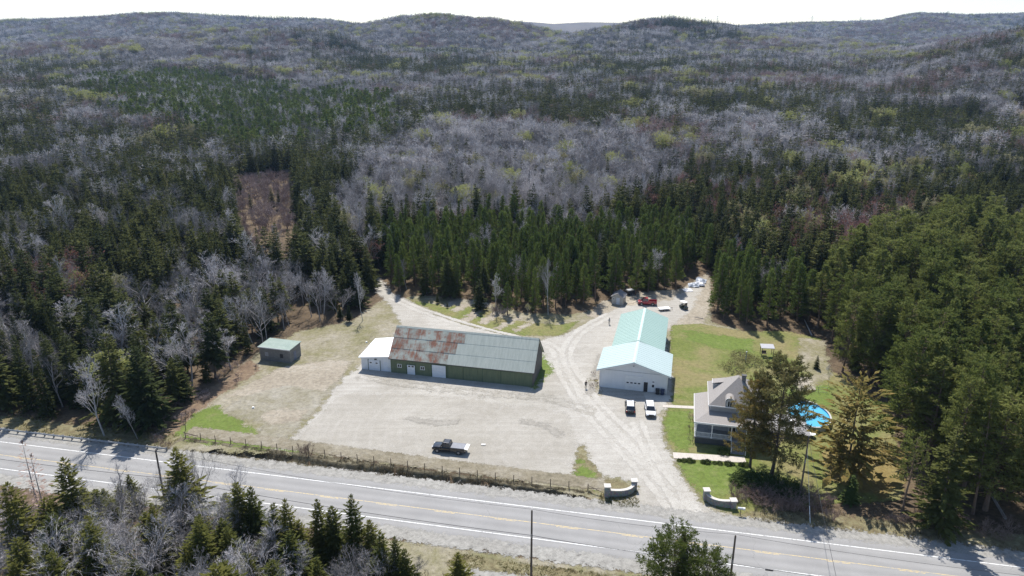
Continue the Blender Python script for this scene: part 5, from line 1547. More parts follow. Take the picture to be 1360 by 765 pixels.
M_pave = plain('pale_pavers', (0.50, 0.46, 0.41), (0.40, 0.36, 0.32), 2.5, 0.9, bmp=0.2)
def pathway(name, p0, p1, w, m, z, cell):
    """path of separate slabs with open joints"""
    L = math.hypot(p1[0] - p0[0], p1[1] - p0[1]); ang = math.atan2(p1[1] - p0[1], p1[0] - p0[0])
    base = link(name, MB().box(0, L, -w / 2, w / 2, 0.0, z - 0.02).mesh(name, M_dirtjoint))
    base.location = (p0[0], p0[1], 0.0); base.rotation_euler = (0, 0, ang); base['kind'] = 'structure'
    nx, ny = max(1, int(L / cell)), max(1, int(w / cell))
    sx, sy = L / nx, w / ny
    me = MB().box(0.01, sx - 0.01, 0.01, sy - 0.01, -0.018, 0.0).mesh('slab', m)
    for i in range(nx):
        for j in range(ny):
            o = link('slab', me, base); o.location = (i * sx, -w / 2 + j * sy, z + rnd.random() * 0.006)
M_dirtjoint = plain('joint_dirt', (0.20, 0.17, 0.13), None, 3, 0.95)
pathway('front_walk', G(894, 605), G(990, 611), 1.9, M_pave, 0.07, 1.3)
pathway('side_walk', G(880, 539.5), G(922, 541.5), 1.1, M_pave, 0.07, 1.1)

# ================================================================ vehicles
def paintcoat(name, c, rough=0.25, metal=0.0):
    m, nt, bs, out = mat(name)
    n = nz(nt, 2.0, 4, 0.6, obco(nt))
    nt.links.new(ramp(nt, n, [(0.3, tuple(q * 0.88 for q in c)), (0.7, c)]), bs.inputs['Base Color'])
    bs.inputs['Roughness'].default_value = rough; bs.inputs['Metallic'].default_value = metal
    bs.inputs['Coat Weight'].default_value = 0.6; bs.inputs['Coat Roughness'].default_value = 0.08
    return m
M_tyre = plain('tyre_rubber', (0.03, 0.03, 0.03), (0.05, 0.048, 0.045), 5, 0.9)
M_rim = plain('alloy_rim', (0.38, 0.38, 0.39), None, 3, 0.35, 0.7)
M_lampw = plain('headlamp_lens', (0.75, 0.76, 0.78), None, 3, 0.15)
M_lampr = plain('tail_lamp_lens', (0.40, 0.03, 0.03), None, 3, 0.2)
M_black = paintcoat('black_car_paint', (0.012, 0.013, 0.017))
M_plast = plain('black_plastic', (0.03, 0.03, 0.032), None, 3, 0.6)

def wheel(parent, x, y, rad, wid=0.24):
    w = MB(); n = 20
    prof = [(-wid / 2, rad * 0.62), (-wid / 2, rad * 0.93), (-wid / 2 + 0.04, rad), (wid / 2 - 0.04, rad), (wid / 2, rad * 0.93), (wid / 2, rad * 0.62)]
    rings = [[(x + q[1] * math.cos(t), y + q[0], rad + q[1] * math.sin(t)) for t in np.linspace(0, 2 * math.pi, n, endpoint=False)] for q in prof]
    w.loft(rings, True)
    o = w.build('wheel', M_tyre, parent)
    s = 1 if y > 0 else -1
    MB().tube((x, y + s * (wid / 2 - 0.03), rad), (x, y + s * (wid / 2 + 0.012), rad), rad * 0.58, rad * 0.5, 14).build('rim', M_rim, o)

def body_loft(st):
    """st: (x, half width, sill z, shoulder z, top z)"""
    rings = []
    for x, w, z0, z1, z2 in st:
        rings.append([(x, -w * 0.93, z0), (x, -w, z0 + 0.12), (x, -w * 1.0, z1), (x, -w * 0.9, z2), (x, w * 0.9, z2), (x, w, z1), (x, w, z0 + 0.12), (x, w * 0.93, z0)])
    return MB().loft(rings)

def vehicle(name, label, cat, loc, rz, L, W, paintm, kind, roofm=None, group=None):
    r = empty(name, loc, rz, label, cat, group)
    h = L / 2; w = W / 2; wr = 0.40 if kind == 'pickup' else 0.36
    if kind == 'pickup':
        belt, roof = 1.22, 1.93
        bed = -0.35
        st = [(bed + 0.0, w, 0.42, 0.95, belt), (0.9, w, 0.42, 0.98, belt), (1.35, w, 0.42, 0.98, 1.18), (h - 0.35, w * 0.97, 0.45, 0.92, 1.10), (h - 0.06, w * 0.92, 0.5, 0.85, 1.0), (h, w * 0.86, 0.55, 0.8, 0.92)]
        body_loft(st).build('body', paintm, r, True, 0.03)
        b = MB()
        b.box(-h, bed - 0.03, -w, -w + 0.09, 0.55, belt); b.box(-h, bed - 0.03, w - 0.09, w, 0.55, belt); b.box(-h, bed - 0.03, -w + 0.09, w - 0.09, 0.55, 0.72); b.box(bed - 0.09, bed - 0.03, -w + 0.09, w - 0.09, 0.72, belt)
        b.build('bed', paintm, r, bevel=0.02)
        MB().box(-h - 0.05, -h - 0.003, -w + 0.03, w - 0.03, 0.6, belt - 0.01).build('tailgate', paintm, r, bevel=0.015)
        cab = (bed + 0.02, bed + 0.22, 0.95, 1.45)
    else:
        belt, roof = (1.02, 1.68) if kind == 'suv' else (0.92, 1.45)
        st = [(-h, w * 0.88, 0.5, 0.8, belt - 0.08), (-h + 0.12, w * 0.96, 0.38, 0.85, belt), (-0.6, w, 0.34, 0.88, belt), (0.75, w, 0.34, 0.88, belt), (1.1, w, 0.34, 0.86, belt - 0.02), (h - 0.45, w * 0.96, 0.36, 0.8, belt - 0.12), (h - 0.1, w * 0.9, 0.42, 0.72, belt - 0.24), (h, w * 0.82, 0.46, 0.65, belt - 0.34)]
        body_loft(st).build('body', paintm, r, True, 0.02)
        cab = (-h + 0.15, -h + 0.62, 0.55, 1.2) if kind == 'suv' else (-h + 0.5, -h + 1.15, 0.3, 1.05)
    x0, x1, x2, x3 = cab
    wb, wt = w * 0.88, w * 0.72
    g = MB(); g.hexa([(x0, -wb, belt), (x3, -wb, belt), (x3, wb, belt), (x0, wb, belt)], [(x1, -wt, roof - 0.04), (x2, -wt, roof - 0.04), (x2, wt, roof - 0.04), (x1, wt, roof - 0.04)])
    g.build('windows', M_glass, r)
    q = MB(); q.hexa([(x1 - 0.05, -wt - 0.02, roof - 0.05), (x2 + 0.05, -wt - 0.02, roof - 0.05), (x2 + 0.05, wt + 0.02, roof - 0.05), (x1 - 0.05, wt + 0.02, roof - 0.05)],
                      [(x1 + 0.08, -wt + 0.08, roof + 0.02), (x2 - 0.08, -wt + 0.08, roof + 0.02), (x2 - 0.08, wt - 0.08, roof + 0.02), (x1 + 0.08, wt - 0.08, roof + 0.02)])
    q.build('roof', roofm or paintm, r, bevel=0.03)
    xm = (x1 + x2) / 2 + 0.1
    for s in (-1, 1):
        p = MB()
        for a, b_ in ((x0 + 0.02, x1), (x3 - 0.02, x2), (xm, xm)): p.tube((a, s * (wb + 0.005), belt - 0.02), (b_, s * (wt + 0.01), roof - 0.04), 0.045, n=6)
        p.build('pillar', paintm, r)
        MB().box(x3 - 0.35, x3 - 0.2, s * (w + 0.02) - 0.1, s * (w + 0.02) + 0.1, belt - 0.02, belt + 0.14).build('mirror', M_plast, r)
        MB().box(h - 0.14, h - 0.02, s * w * 0.66 - 0.18, s * w * 0.66 + 0.18, belt - 0.36, belt - 0.2).build('headlight', M_lampw, r)
        MB().box(-h - 0.02, -h + 0.06, s * w * 0.78 - 0.1, s * w * 0.78 + 0.1, belt - 0.38, belt - 0.08).build('tail_light', M_lampr, r)
        for xw in (h - 0.95, -h + 1.05):
            MB().tube((xw, s * (w - 0.12), wr + 0.02), (xw, s * (w + 0.006), wr + 0.02), wr * 1.18, n=18).build('wheel_arch', M_plast, r)
            wheel(r, xw, s * (w - 0.08), wr)
    q = MB(); q.box(h - 0.06, h + 0.05, -w * 0.8, w * 0.8, 0.42, 0.62); q.build('bumper', M_plast, r)
    q = MB(); q.box(-h - 0.08, -h + 0.05, -w * 0.85, w * 0.85, 0.42, 0.58); q.build('bumper', M_plast, r)
    q = MB(); q.box(h - 0.08, h + 0.02, -w * 0.5, w * 0.5, 0.64, 0.84); q.build('grille', M_dark, r)
    return r

px_, py_ = G(597, 600)
pk = vehicle('pickup_truck', 'black pickup with open tailgate parked alone in the gravel lot', 'pickup', (px_, py_ + 0.2, 0.022), math.pi - 0.20, 5.8, 1.95, M_black, 'pickup', group='parked vehicles')
MB().box(-2.82, -0.42, -0.86, 0.86, 1.225, 1.26).build('bed_cover', plain('grey_bed_cover', (0.16, 0.17, 0.20), None, 2, 0.6), pk)
MB().box(-3.45, -2.83, -0.9, 0.9, 1.15, 1.235).build('load_sheet', M_white, pk)
sx, sy = G(838, 548)
vehicle('car', 'black car parked in front of the workshop garage door', 'car', (sx, sy + 1.2, 0.022), R(90) - 0.12, 4.7, 1.86, M_black, 'suv', paintcoat('roof_sky_glare', (0.62, 0.63, 0.65), 0.2), 'parked vehicles')  # roof is black too; its pale colour paints in the sky's reflection
sx, sy = G(864, 552)
vehicle('car', 'white car with dark front beside the black car at the workshop', 'car', (sx + 0.1, sy + 1.2, 0.022), R(-90) - 0.10, 4.9, 1.92, paintcoat('white_car_paint', (0.72, 0.72, 0.72), 0.3), 'suv', None, 'parked vehicles')
sx, sy = G(860, 406)
vehicle('pickup_truck', 'red pickup behind the long green roof', 'pickup', (sx, sy + 0.8, 0.022), math.pi - 0.1, 4.9, 1.85, paintcoat('red_car_paint', (0.34, 0.018, 0.03), 0.3), 'pickup', None, 'parked vehicles')

def cart():
    x, y = G(908, 410)
    r = empty('golf_cart', (x, y, 0.022), R(-60), 'golf cart with white canopy beside the flat trailer', 'cart')
    Mg = paintcoat('dark_green_paint', (0.02, 0.045, 0.03))
    body_loft([(-1.2, 0.55, 0.25, 0.6, 0.75), (-0.5, 0.6, 0.25, 0.6, 0.75), (-0.3, 0.6, 0.25, 0.3, 0.34), (0.5, 0.6, 0.25, 0.3, 0.34), (0.65, 0.58, 0.25, 0.7, 0.85), (1.15, 0.5, 0.3, 0.55, 0.68)]).build('body', Mg, r)
    MB().slab([(-1.1, -0.62, 1.95), (0.75, -0.62, 1.95), (0.75, 0.62, 1.95), (-1.1, 0.62, 1.95)], 0.07).build('canopy', M_white, r, bevel=0.02)
    for sx in (-1.0, 0.65):
        for s in (-1, 1): MB().tube((sx, s * 0.52, 0.7), (sx - 0.03, s * 0.54, 1.88), 0.025).build('canopy_post', M_dark, r)
    MB().box(-0.75, -0.2, -0.52, 0.52, 0.76, 0.9).build('seat', plain('tan_vinyl', (0.35, 0.30, 0.22), None, 2, 0.6), r)
    MB().slab([(-0.8, -0.52, 1.3), (-0.7, -0.52, 1.3), (-0.7, 0.52, 1.3), (-0.8, 0.52, 1.3)], 0.39).build('backrest', M_white, r)
    MB().slab([(0.66, -0.48, 1.75), (0.72, -0.48, 1.75), (0.72, 0.48, 1.75), (0.66, 0.48, 1.75)], 0.85).build('windscreen', M_glass, r)
    for xw in (-0.8, 0.8):
        for s in (-1, 1): wheel(r, xw, s * 0.5, 0.24, 0.18)
cart()

def trailer():
    x, y = G(882, 412)
    r = empty('flat_trailer', (x, y, 0.022), R(14), 'white flatbed trailer between the red pickup and the golf cart', 'trailer')
    MB().box(-1.5, 1.5, -0.85, 0.85, 0.52, 0.62).build('bed', M_white, r)
    for k in range(6): MB().box(-1.48 + k * 0.5, -1.02 + k * 0.5, -0.83, 0.83, 0.621, 0.645).build('plank', M_white, r)
    q = MB(); q.tube((1.5, 0.5, 0.5), (2.4, 0, 0.48), 0.04); q.tube((1.5, -0.5, 0.5), (2.4, 0, 0.48), 0.04); q.build('drawbar', M_dark, r)
    for s in (-1, 1): wheel(r, -0.2, s * 0.72, 0.28, 0.18)
    MB().tube((2.3, 0, 0.0), (2.3, 0, 0.45), 0.04).build('jack', M_metal, r)
    x, y = G(838, 391)
    r = empty('covered_trailer', (x, y, 0.022), R(20), 'dark covered trailer in the tree shade behind the small shed', 'trailer')
    body_loft([(-1.5, 0.8, 0.45, 1.0, 1.1), (-1.3, 0.85, 0.45, 1.2, 1.35), (1.2, 0.85, 0.45, 1.2, 1.35), (1.5, 0.75, 0.45, 0.9, 1.0)]).build('body', M_plast, r, True)
    MB().slab([(-1.2, -0.7, 1.44), (1.1, -0.7, 1.44), (1.1, 0.7, 1.44), (-1.2, 0.7, 1.44)], 0.07).build('lid', plain('grey_lid', (0.35, 0.36, 0.38), None, 2, 0.5), r)
    for s in (-1, 1): wheel(r, 0, s * 0.8, 0.3, 0.2)
    MB().tube((1.5, 0, 0.5), (2.3, 0, 0.45), 0.05).build('drawbar', M_dark, r)
trailer()

M_capstone2 = plain('dusty_white_sheet', (0.55, 0.54, 0.52), None, 2, 0.7)
def debris():
    g = np.random.default_rng(3)
    def tarp(px, py, w, d, h, lab, m):
        x, y = G(px, py)
        n = 12
        U, V = np.meshgrid(np.linspace(-0.5, 0.5, n), np.linspace(-0.5, 0.5, n))
        s = int(px * 7) % 50
        Z = h * (0.35 + 0.9 * vnoise(U * 5 + s, V * 5 + s, s)) * np.clip(1.9 - 3.2 * np.maximum(abs(U), abs(V)), 0, 1) + 0.05
        X = U * w * (1 + 0.2 * (vnoise(V * 4, U * 3, s + 1) - 0.5)) + 0.2 * V; Y = V * d * (1 + 0.2 * (vnoise(U * 4, V * 3, s + 2) - 0.5))
        I = np.arange(n * n).reshape(n, n)
        q = np.stack([I[:-1, :-1].ravel(), I[:-1, 1:].ravel(), I[1:, 1:].ravel(), I[1:, :-1].ravel()], 1)
        me = np_mesh('tarp', np.stack([X.ravel(), Y.ravel(), Z.ravel()], 1), q, None, [m])
        o = link('tarp', me); o.location = (x, y, 0.02); o.rotation_euler = (0, 0, s)
        sol = o.modifiers.new('thick', 'SOLIDIFY'); sol.thickness = 0.03
        tag(o, lab, 'tarp', 'white tarps at the end of the gravel')
    Mt = plain('white_tarp', (0.70, 0.71, 0.74), (0.5, 0.51, 0.55), 2, 0.5)
    Mt2 = plain('blue_grey_tarp', (0.36, 0.40, 0.47), (0.25, 0.28, 0.33), 2, 0.5)
    tarp(913, 386, 2.6, 2.2, 0.5, 'small crumpled white tarp nearest the golf cart at the wood edge', Mt)
    tarp(921, 380, 3.0, 3.0, 0.8, 'crumpled grey blue tarp heap between two white tarps at the wood edge', Mt2)
    tarp(929, 379, 2.8, 2.6, 0.9, 'bright white tarp heap farthest back at the end of the gravel', Mt)
    tarp(931, 374, 3.4, 3.0, 1.0, 'pale tarp heap partly hidden under the trees at the wood edge', Mt2)
    Mb = plain('pale_boards', (0.55, 0.47, 0.36), (0.42, 0.35, 0.27), 2, 0.85, stretch=(1, 6, 6))
    for k, (px, py, a, lab) in enumerate(((837, 403, 0.2, 'pale loose board beside the small grey shed'), (843, 401, 0.5, 'pale loose board between the shed and the red pickup'), (840, 405.5, -0.1, 'lowest pale board on the gravel by the small shed'), (846, 403, 0.35, 'pale loose board nearest the red pickup'))):
        x, y = G(px, py)
        o = MB().box(-0.9, 0.9, -0.22, 0.22, 0, 0.06).build('loose_board', Mb); o.location = (x, y, 0.03); o.rotation_euler = (0, 0, a); tag(o, lab, 'board', 'boards by the small shed')
    x, y = G(642, 591)
    o = MB().slab([(-0.4, -0.25, 0.10), (0.35, -0.3, 0.13), (0.42, 0.25, 0.09), (-0.35, 0.28, 0.12)], 0.05).build('plastic_sheet', M_capstone2); o.location = (x, y, 0.03); tag(o, 'small white sheet lying on the gravel behind the black pickup', 'sheet')
    for px, py, lab in ((336.5, 542, 'small white object on the dry grass left of the lot'), (487, 455, 'small white scrap on the grass above the lean-to')):
        x, y = G(px, py)
        o = MB().hexa([(-.25, -.2, 0), (.25, -.2, 0), (.2, .2, 0), (-.25, .25, 0)], [(-.2, -.15, .22), (.18, -.15, .28), (.15, .15, .2), (-.2, .2, .25)]).build('white_scrap', M_white); o.location = (x, y, 0.02); tag(o, lab, 'scrap', 'white scraps')
debris()

# ================================================================ people
def person(loc, rz, label, top, legs, hair):
    bm = bmesh.new()
    J = {}
    def v(n, p, par=None):
        q = bm.verts.new(p); J[n] = q
        if par: bm.edges.new((J[par], q))
    v('pel', (0, 0, 0.95)); v('waist', (0, 0.0, 1.10), 'pel'); v('chest', (0, 0.0, 1.32), 'waist'); v('neck', (0, 0, 1.50), 'chest'); v('head0', (0, -0.02, 1.58), 'neck'); v('head1', (0, -0.02, 1.70), 'head0')
    for s, n in ((-1, 'l'), (1, 'r')):
        v('hip' + n, (s * 0.10, 0, 0.90), 'pel'); v('knee' + n, (s * 0.12, -0.02 * s, 0.50), 'hip' + n); v('ank' + n, (s * 0.13, 0.03 * s, 0.09), 'knee' + n); v('toe' + n, (s * 0.14, -0.16 + 0.03 * s, 0.04), 'ank' + n)
        v('sh' + n, (s * 0.19, 0, 1.43), 'chest'); v('elb' + n, (s * 0.26, 0.02, 1.15), 'sh' + n); v('wri' + n, (s * 0.25, -0.10, 0.92), 'elb' + n); v('palm' + n, (s * 0.25, -0.13, 0.84), 'wri' + n)
        for k in range(4): v('f%d' % k + n, (s * (0.235 + 0.012 * k), -0.165 + 0.02 * k, 0.775 + 0.004 * k), 'palm' + n)
        v('th' + n, (s * 0.225, -0.17, 0.83), 'palm' + n)
    me = bpy.data.meshes.new('person'); bm.verts.index_update(); idx = {n: q.index for n, q in J.items()}
    bm.to_mesh(me); bm.free()
    o = link('person', me)
    m = o.modifiers.new('skin', 'SKIN'); m.use_smooth_shade = True
    rad = {'pel': .15, 'waist': .135, 'chest': .16, 'neck': .06, 'head0': .085, 'head1': .095, 'hip': .10, 'knee': .065, 'ank': .05, 'toe': .04, 'sh': .075, 'elb': .05, 'wri': .035, 'palm': .04, 'th': .012, 'f': .011}
    for n, i in idx.items():
        key = n if n in rad else n[:-1] if n[:-1] in rad else 'f'
        sv = me.skin_vertices[0].data[i]; q = rad[key]
        sv.radius = (q * (1.25 if key in ('chest', 'pel', 'waist') else 1), q * (0.85 if key in ('chest', 'pel', 'waist') else 1)); sv.use_root = n == 'pel'
    o.modifiers.new('sub', 'SUBSURF').levels = 1; o.modifiers['sub'].render_levels = 1
    dg = bpy.context.evaluated_depsgraph_get(); ev = o.evaluated_get(dg)
    me2 = bpy.data.meshes.new_from_object(ev); o.modifiers.clear(); o.data = me2
    me2.materials.clear()
    for mm in (plain('skin', (0.45, 0.28, 0.2), None, 3, 0.6), top, legs, hair, M_dark): me2.materials.append(mm)
    for p in me2.polygons:
        c = p.center
        p.material_index = 4 if c.z < 0.10 else 2 if c.z < 0.97 and abs(c.x) < 0.215 else 1 if (0.95 <= c.z < 1.50) else 0
        if c.z > 1.64 or (c.z > 1.55 and c.y > 0.03): p.material_index = 3
        p.use_smooth = True
    o.location = loc; o.rotation_euler = (0, 0, rz)
    # hair cap and face
    h = MB(); n = 10
    h.loft([[(0.105 * k * math.cos(t), -0.01 + 0.115 * k * math.sin(t), z) for t in np.linspace(0, 2 * math.pi, n, endpoint=False)] for k, z in ((1.0, 1.66), (1.04, 1.71), (0.85, 1.775), (0.4, 1.805))])
    h.build('hair', hair, o, True)
    for s in (-1, 1):
        MB().box(s * 0.035 - 0.012, s * 0.035 + 0.012, -0.122, -0.10, 1.645, 1.66).build('eye', M_dark, o)
        MB().box(s * 0.10 - 0.01, s * 0.10 + 0.01, -0.03, 0.01, 1.61, 1.67).build('ear', me2.materials[0], o)
    MB().hexa([(-0.015, -0.14, 1.605), (0.015, -0.14, 1.605), (0.015, -0.10, 1.605), (-0.015, -0.10, 1.605)], [(-0.006, -0.12, 1.65), (0.006, -0.12, 1.65), (0.006, -0.10, 1.65), (-0.006, -0.10, 1.65)]).build('nose', me2.materials[0], o)
    MB().box(-0.025, 0.025, -0.115, -0.09, 1.575, 1.585).build('mouth', M_lampr, o)
    tag(o, label, 'person', 'people in the yard')
x, y = G(778, 516)
person((x, y, 0.024), 0.3, 'person in dark clothes standing on the gravel left of the workshop', plain('dark_jacket', (0.06, 0.045, 0.04), None, 4, 0.8), plain('black_trousers', (0.02, 0.018, 0.018), None, 4, 0.8), plain('brown_hair', (0.12, 0.08, 0.055), None, 4, 0.7))
x, y = G(809, 431)
person((x, y, 0.024), 0.6, 'person in light grey clothes walking near the small shed', plain('grey_top', (0.36, 0.37, 0.36), None, 4, 0.8), plain('pale_grey_trousers', (0.32, 0.33, 0.32), None, 4, 0.8), plain('dark_hair', (0.03, 0.025, 0.02), None, 4, 0.7))

# ================================================================ roadside furniture
M_postwood = plain('fence_post_wood', (0.15, 0.115, 0.085), (0.08, 0.062, 0.05), 3, 0.95, stretch=(1, 1, 0.2))
M_wire = plain('rusty_wire', (0.20, 0.15, 0.11), None, 3, 0.6, 0.3)
def fence():
    r = empty('wire_fence', (0, 0, 0), 0, 'post and wire fence between the ditch and the gravel lot', 'fence')
    T = np.arange(-61, 13.0, 3.0)
    prev = None
    for k, t in enumerate(T):
        x, y = road_pt(t, float(fence_off(t)) + 0.2)
        h = 1.25 + 0.12 * rnd.random(); lx, ly = rnd.uniform(-.05, .05), rnd.uniform(-.05, .05)
        MB().tube((x, y, -0.3), (x + lx, y + ly, h), 0.075, 0.06, 7).build('post', M_postwood, r)
        if prev:
            for z in (0.35, 0.7, 1.08):
                mx, my = (x + prev[0]) / 2, (y + prev[1]) / 2
                MB().path([(prev[0], prev[1], z), (mx, my, z - 0.04), (x, y, z)], 0.012, 3).build('wire', M_wire, r)
        prev = (x, y)
    x, y = road_pt(12.2, float(fence_off(12.2)) + 0.2)
    a = prev; b = (14.6, 97.0)
    q = MB(); q.tube((a[0], a[1], 0.5), (b[0], b[1], 1.35), 0.045, n=5); q.tube((a[0], a[1], 1.0), (b[0], b[1], 0.5), 0.045, n=5); q.build('brace', M_postwood, r)
    p0 = road_pt(-61, float(fence_off(-61)) + 0.2); p1 = G(262, 583)
    MB().tube((p0[0] - 0.6, p0[1] + 0.5, 0.75), (p1[0], p1[1] + 0.3, 0.45), 0.07, n=6).build('log_rail', M_postwood, r)
    p2 = G(247, 552)
    for k in range(3):
        u = (k + 1) / 3
        MB().tube((p0[0] + (p2[0] - p0[0]) * u, p0[1] + (p2[1] - p0[1]) * u, -0.2), (p0[0] + (p2[0] - p0[0]) * u, p0[1] + (p2[1] - p0[1]) * u, 1.2), 0.07, 0.06, 6).build('post', M_postwood, r)
fence()

def gate_wall(name, label, p1, p2, ctrl, h1, h2):
    r = empty(name, (p1[0], p1[1], 0.02), 0, label, 'gate wall', 'stone gate walls at the driveway')
    Mst = bpy.data.materials.get('grey_field_stone')
    if Mst is None:
        Mst, nt, bs, out = mat('grey_field_stone')
        co = obco(nt); v = N(nt, 'TexVoronoi'); v.inputs['Scale'].default_value = 3.2; nt.links.new(co, v.inputs['Vector'])
        e = N(nt, 'TexVoronoi', feature='DISTANCE_TO_EDGE'); e.inputs['Scale'].default_value = 3.2; nt.links.new(co, e.inputs['Vector'])
        c = ramp(nt, N(nt, 'SeparateColor').outputs[0], [(0, 0), (1, 1)]) if False else mix(nt, 0.75, v.outputs['Color'], (0.5, 0.5, 0.5))
        c = mix(nt, 1.0, c, (0.42, 0.39, 0.36), 'MULTIPLY')
        c = mix(nt, ramp(nt, e.outputs[0], [(0.0, 1.0), (0.08, 0.0)]), c, (0.30, 0.29, 0.27))
        nt.links.new(c, bs.inputs['Base Color']); bs.inputs['Roughness'].default_value = 0.95
        bump(nt, bs, e.outputs[0], 0.8, 0.05)
    q1 = (0.0, 0.0); q2 = (p2[0] - p1[0], p2[1] - p1[1]); qc = (ctrl[0] - p1[0], ctrl[1] - p1[1])
    for q, h in ((q1, h1), (q2, h2)):
        s = 0.42
        p = MB(); p.hexa([(q[0] - s, q[1] - s, -0.2), (q[0] + s, q[1] - s, -0.2), (q[0] + s, q[1] + s, -0.2), (q[0] - s, q[1] + s, -0.2)], [(q[0] - s + .03, q[1] - s + .03, h), (q[0] + s - .03, q[1] - s + .03, h), (q[0] + s - .03, q[1] + s - .03, h), (q[0] - s + .03, q[1] + s - .03, h)])
        p = p.build('pillar', Mst, r)
        MB().box(q[0] - s - 0.1, q[0] + s + 0.1, q[1] - s - 0.1, q[1] + s + 0.1, h + 0.002, h + 0.14).build('cap', M_capstone, p)
    n = 14; pts = []
    for k in range(n + 1):
        u = k / n
        pts.append(((1 - u) ** 2 * q1[0] + 2 * u * (1 - u) * qc[0] + u * u * q2[0], (1 - u) ** 2 * q1[1] + 2 * u * (1 - u) * qc[1] + u * u * q2[1]))
    w = MB(); c = MB(); t = 0.2
    rw, rc = [], []
    for k in range(n + 1):
        a = pts[max(0, k - 1)]; b = pts[min(n, k + 1)]
        d = Vector((b[0] - a[0], b[1] - a[1])).normalized(); nx, ny = -d.y, d.x
        x, y = pts[k]; h = 1.0 + 0.25 * abs(k / n - 0.5) ** 2 * 4
        rw.append([(x - nx * t, y - ny * t, -0.2), (x + nx * t, y + ny * t, -0.2), (x + nx * t, y + ny * t, h), (x - nx * t, y - ny * t, h)])
        rc.append([(x - nx * (t + .06), y - ny * (t + .06), h + .002), (x + nx * (t + .06), y + ny * (t + .06), h + .002), (x + nx * (t + .06), y + ny * (t + .06), h + 0.1), (x - nx * (t + .06), y - ny * (t + .06), h + 0.1)])
    wl = w.loft(rw).build('wall', Mst, r)
    for k in range(0, n, 2):
        c = MB().loft([rc[k], rc[k + 1], rc[min(k + 2, n)]]); c.build('coping', M_capstone, wl)
M_capstone = plain('pale_capstone', (0.56, 0.53, 0.48), (0.44, 0.41, 0.37), 3, 0.85)
gate_wall('gate_wall', 'curved stone gate wall with two capped pillars at the end of the fence', (14.8, 97.0), (19.3, 99.0), (18.8, 96.9), 1.9, 1.55)
gate_wall('gate_wall', 'curved stone gate wall with two capped pillars beside the brown shrubs', (30.0, 96.2), (33.6, 94.2), (30.6, 94.4), 1.75, 1.3)

def guardrail():
    r = empty('guardrail', (0, 0, 0), 0, 'galvanised steel guardrail along the far road shoulder', 'guardrail')
    o = 3.0
    prof = [(0.0, 0.42), (0.05, 0.46), (0.05, 0.52), (0.0, 0.56), (0.0, 0.60), (0.05, 0.64), (0.05, 0.70), (0.0, 0.74), (0.025, 0.74), (0.075, 0.70), (0.075, 0.64), (0.025, 0.60), (0.025, 0.56), (0.075, 0.52), (0.075, 0.46), (0.025, 0.42)]
    t0, t1 = -135.0, -61.5
    n = 18
    for k in range(n):
        a = t0 + (t1 - t0) * k / n; b = t0 + (t1 - t0) * (k + 1) / n + 0.05
        m = MB().loft([[(*road_pt(t, o - q[0]), q[1]) for q in prof] for t in (a, b)])
        m.build('rail', M_metal, r)
    for k in range(40):
        t = t0 + (t1 - t0) * k / 39.0
        x, y = road_pt(t, o + 0.16)
        M = Matrix.Translation((x, y, 0)) @ Matrix.Rotation(math.atan(ROAD_S), 4, 'Z')
        MB().box(-0.08, 0.08, -0.13, 0.13, -0.3, 0.78, M).build('post', plainpost, r)
plainpost = plain('grey_treated_post', (0.25, 0.235, 0.21), (0.17, 0.16, 0.145), 4, 0.9)
guardrail()

M_pole = plain('utility_pole_wood', (0.14, 0.105, 0.08), (0.085, 0.066, 0.052), 4, 0.95, stretch=(1, 1, 0.15))
M_cable = plain('black_cable', (0.025, 0.025, 0.027), None, 2, 0.6)
def pole(x, y, h, label, arm=True):
    r = empty('utility_pole', (x, y, 0), math.atan(ROAD_S), label, 'utility pole', 'utility poles')
    MB().tube((0, 0, -0.3), (0, 0, h), 0.16, 0.11, 10).build('pole', M_pole, r)
    MB().tube((0, 0, h), (0, 0, h + 0.22), 0.05, 0.04, 8).build('insulator', M_metal, r)
    MB().box(-0.06, 0.06, -0.17, -0.11, 6.3, 6.9).build('bracket', M_metal, r)
    return r
pl = [(-50.3, 90.0, 12.6), (2.55, 79.2, 10.4), (27.2, 74.2, 10.4)]
pole(*pl[0], 'wooden utility pole rising out of the roadside thicket below the guardrail')
pole(*pl[1], 'wooden utility pole on the near verge beside the open road')
pole(*pl[2], 'wooden utility pole showing above the lone near conifer')
hx, hy = G(1062, 661)
pole(hx, hy, 10.8, 'wooden utility pole beside the house pines and brown shrubs', False)
def cable(p, q, sag, rad, label, group='overhead cables'):
    pts = []
    for k in range(17):
        u = k / 16
        pts.append((p[0] + (q[0] - p[0]) * u, p[1] + (q[1] - p[1]) * u, p[2] + (q[2] - p[2]) * u - 4 * sag * u * (1 - u)))
    o = MB().path(pts, rad, 5).build('overhead_cable', M_cable); tag(o, label, 'cable', group)
    return o
cable((-50.3, 89.85, 8.2), (2.55, 79.05, 6.7), 0.5, 0.03, 'lower black cable between thicket pole and near verge pole')
cable((2.55, 79.05, 6.7), (27.2, 74.05, 6.4), 0.3, 0.03, 'lower black cable between near verge pole and conifer pole')
cable((27.2, 74.05, 6.4), (75, 64.5, 7.0), 0.6, 0.03, 'lower black cable running off from the conifer pole along the road')
cable((-50.3, 90.0, 12.75), (2.55, 79.2, 10.6), 0.8, 0.018, 'thin top wire between thicket pole and near verge pole')
cable((2.55, 79.2, 10.6), (27.2, 74.2, 10.6), 0.4, 0.018, 'thin top wire between near verge pole and conifer pole')
cable((27.2, 74.2, 10.6), (75, 64.5, 10.6), 0.8, 0.018, 'thin top wire running off from the conifer pole along the road')
cable((-110, 102.3, 8.5), (-50.3, 89.85, 8.2), 0.6, 0.03, 'lower black cable reaching the thicket pole from the bend side')
ex, ey = G(1086, 765, 8.5)
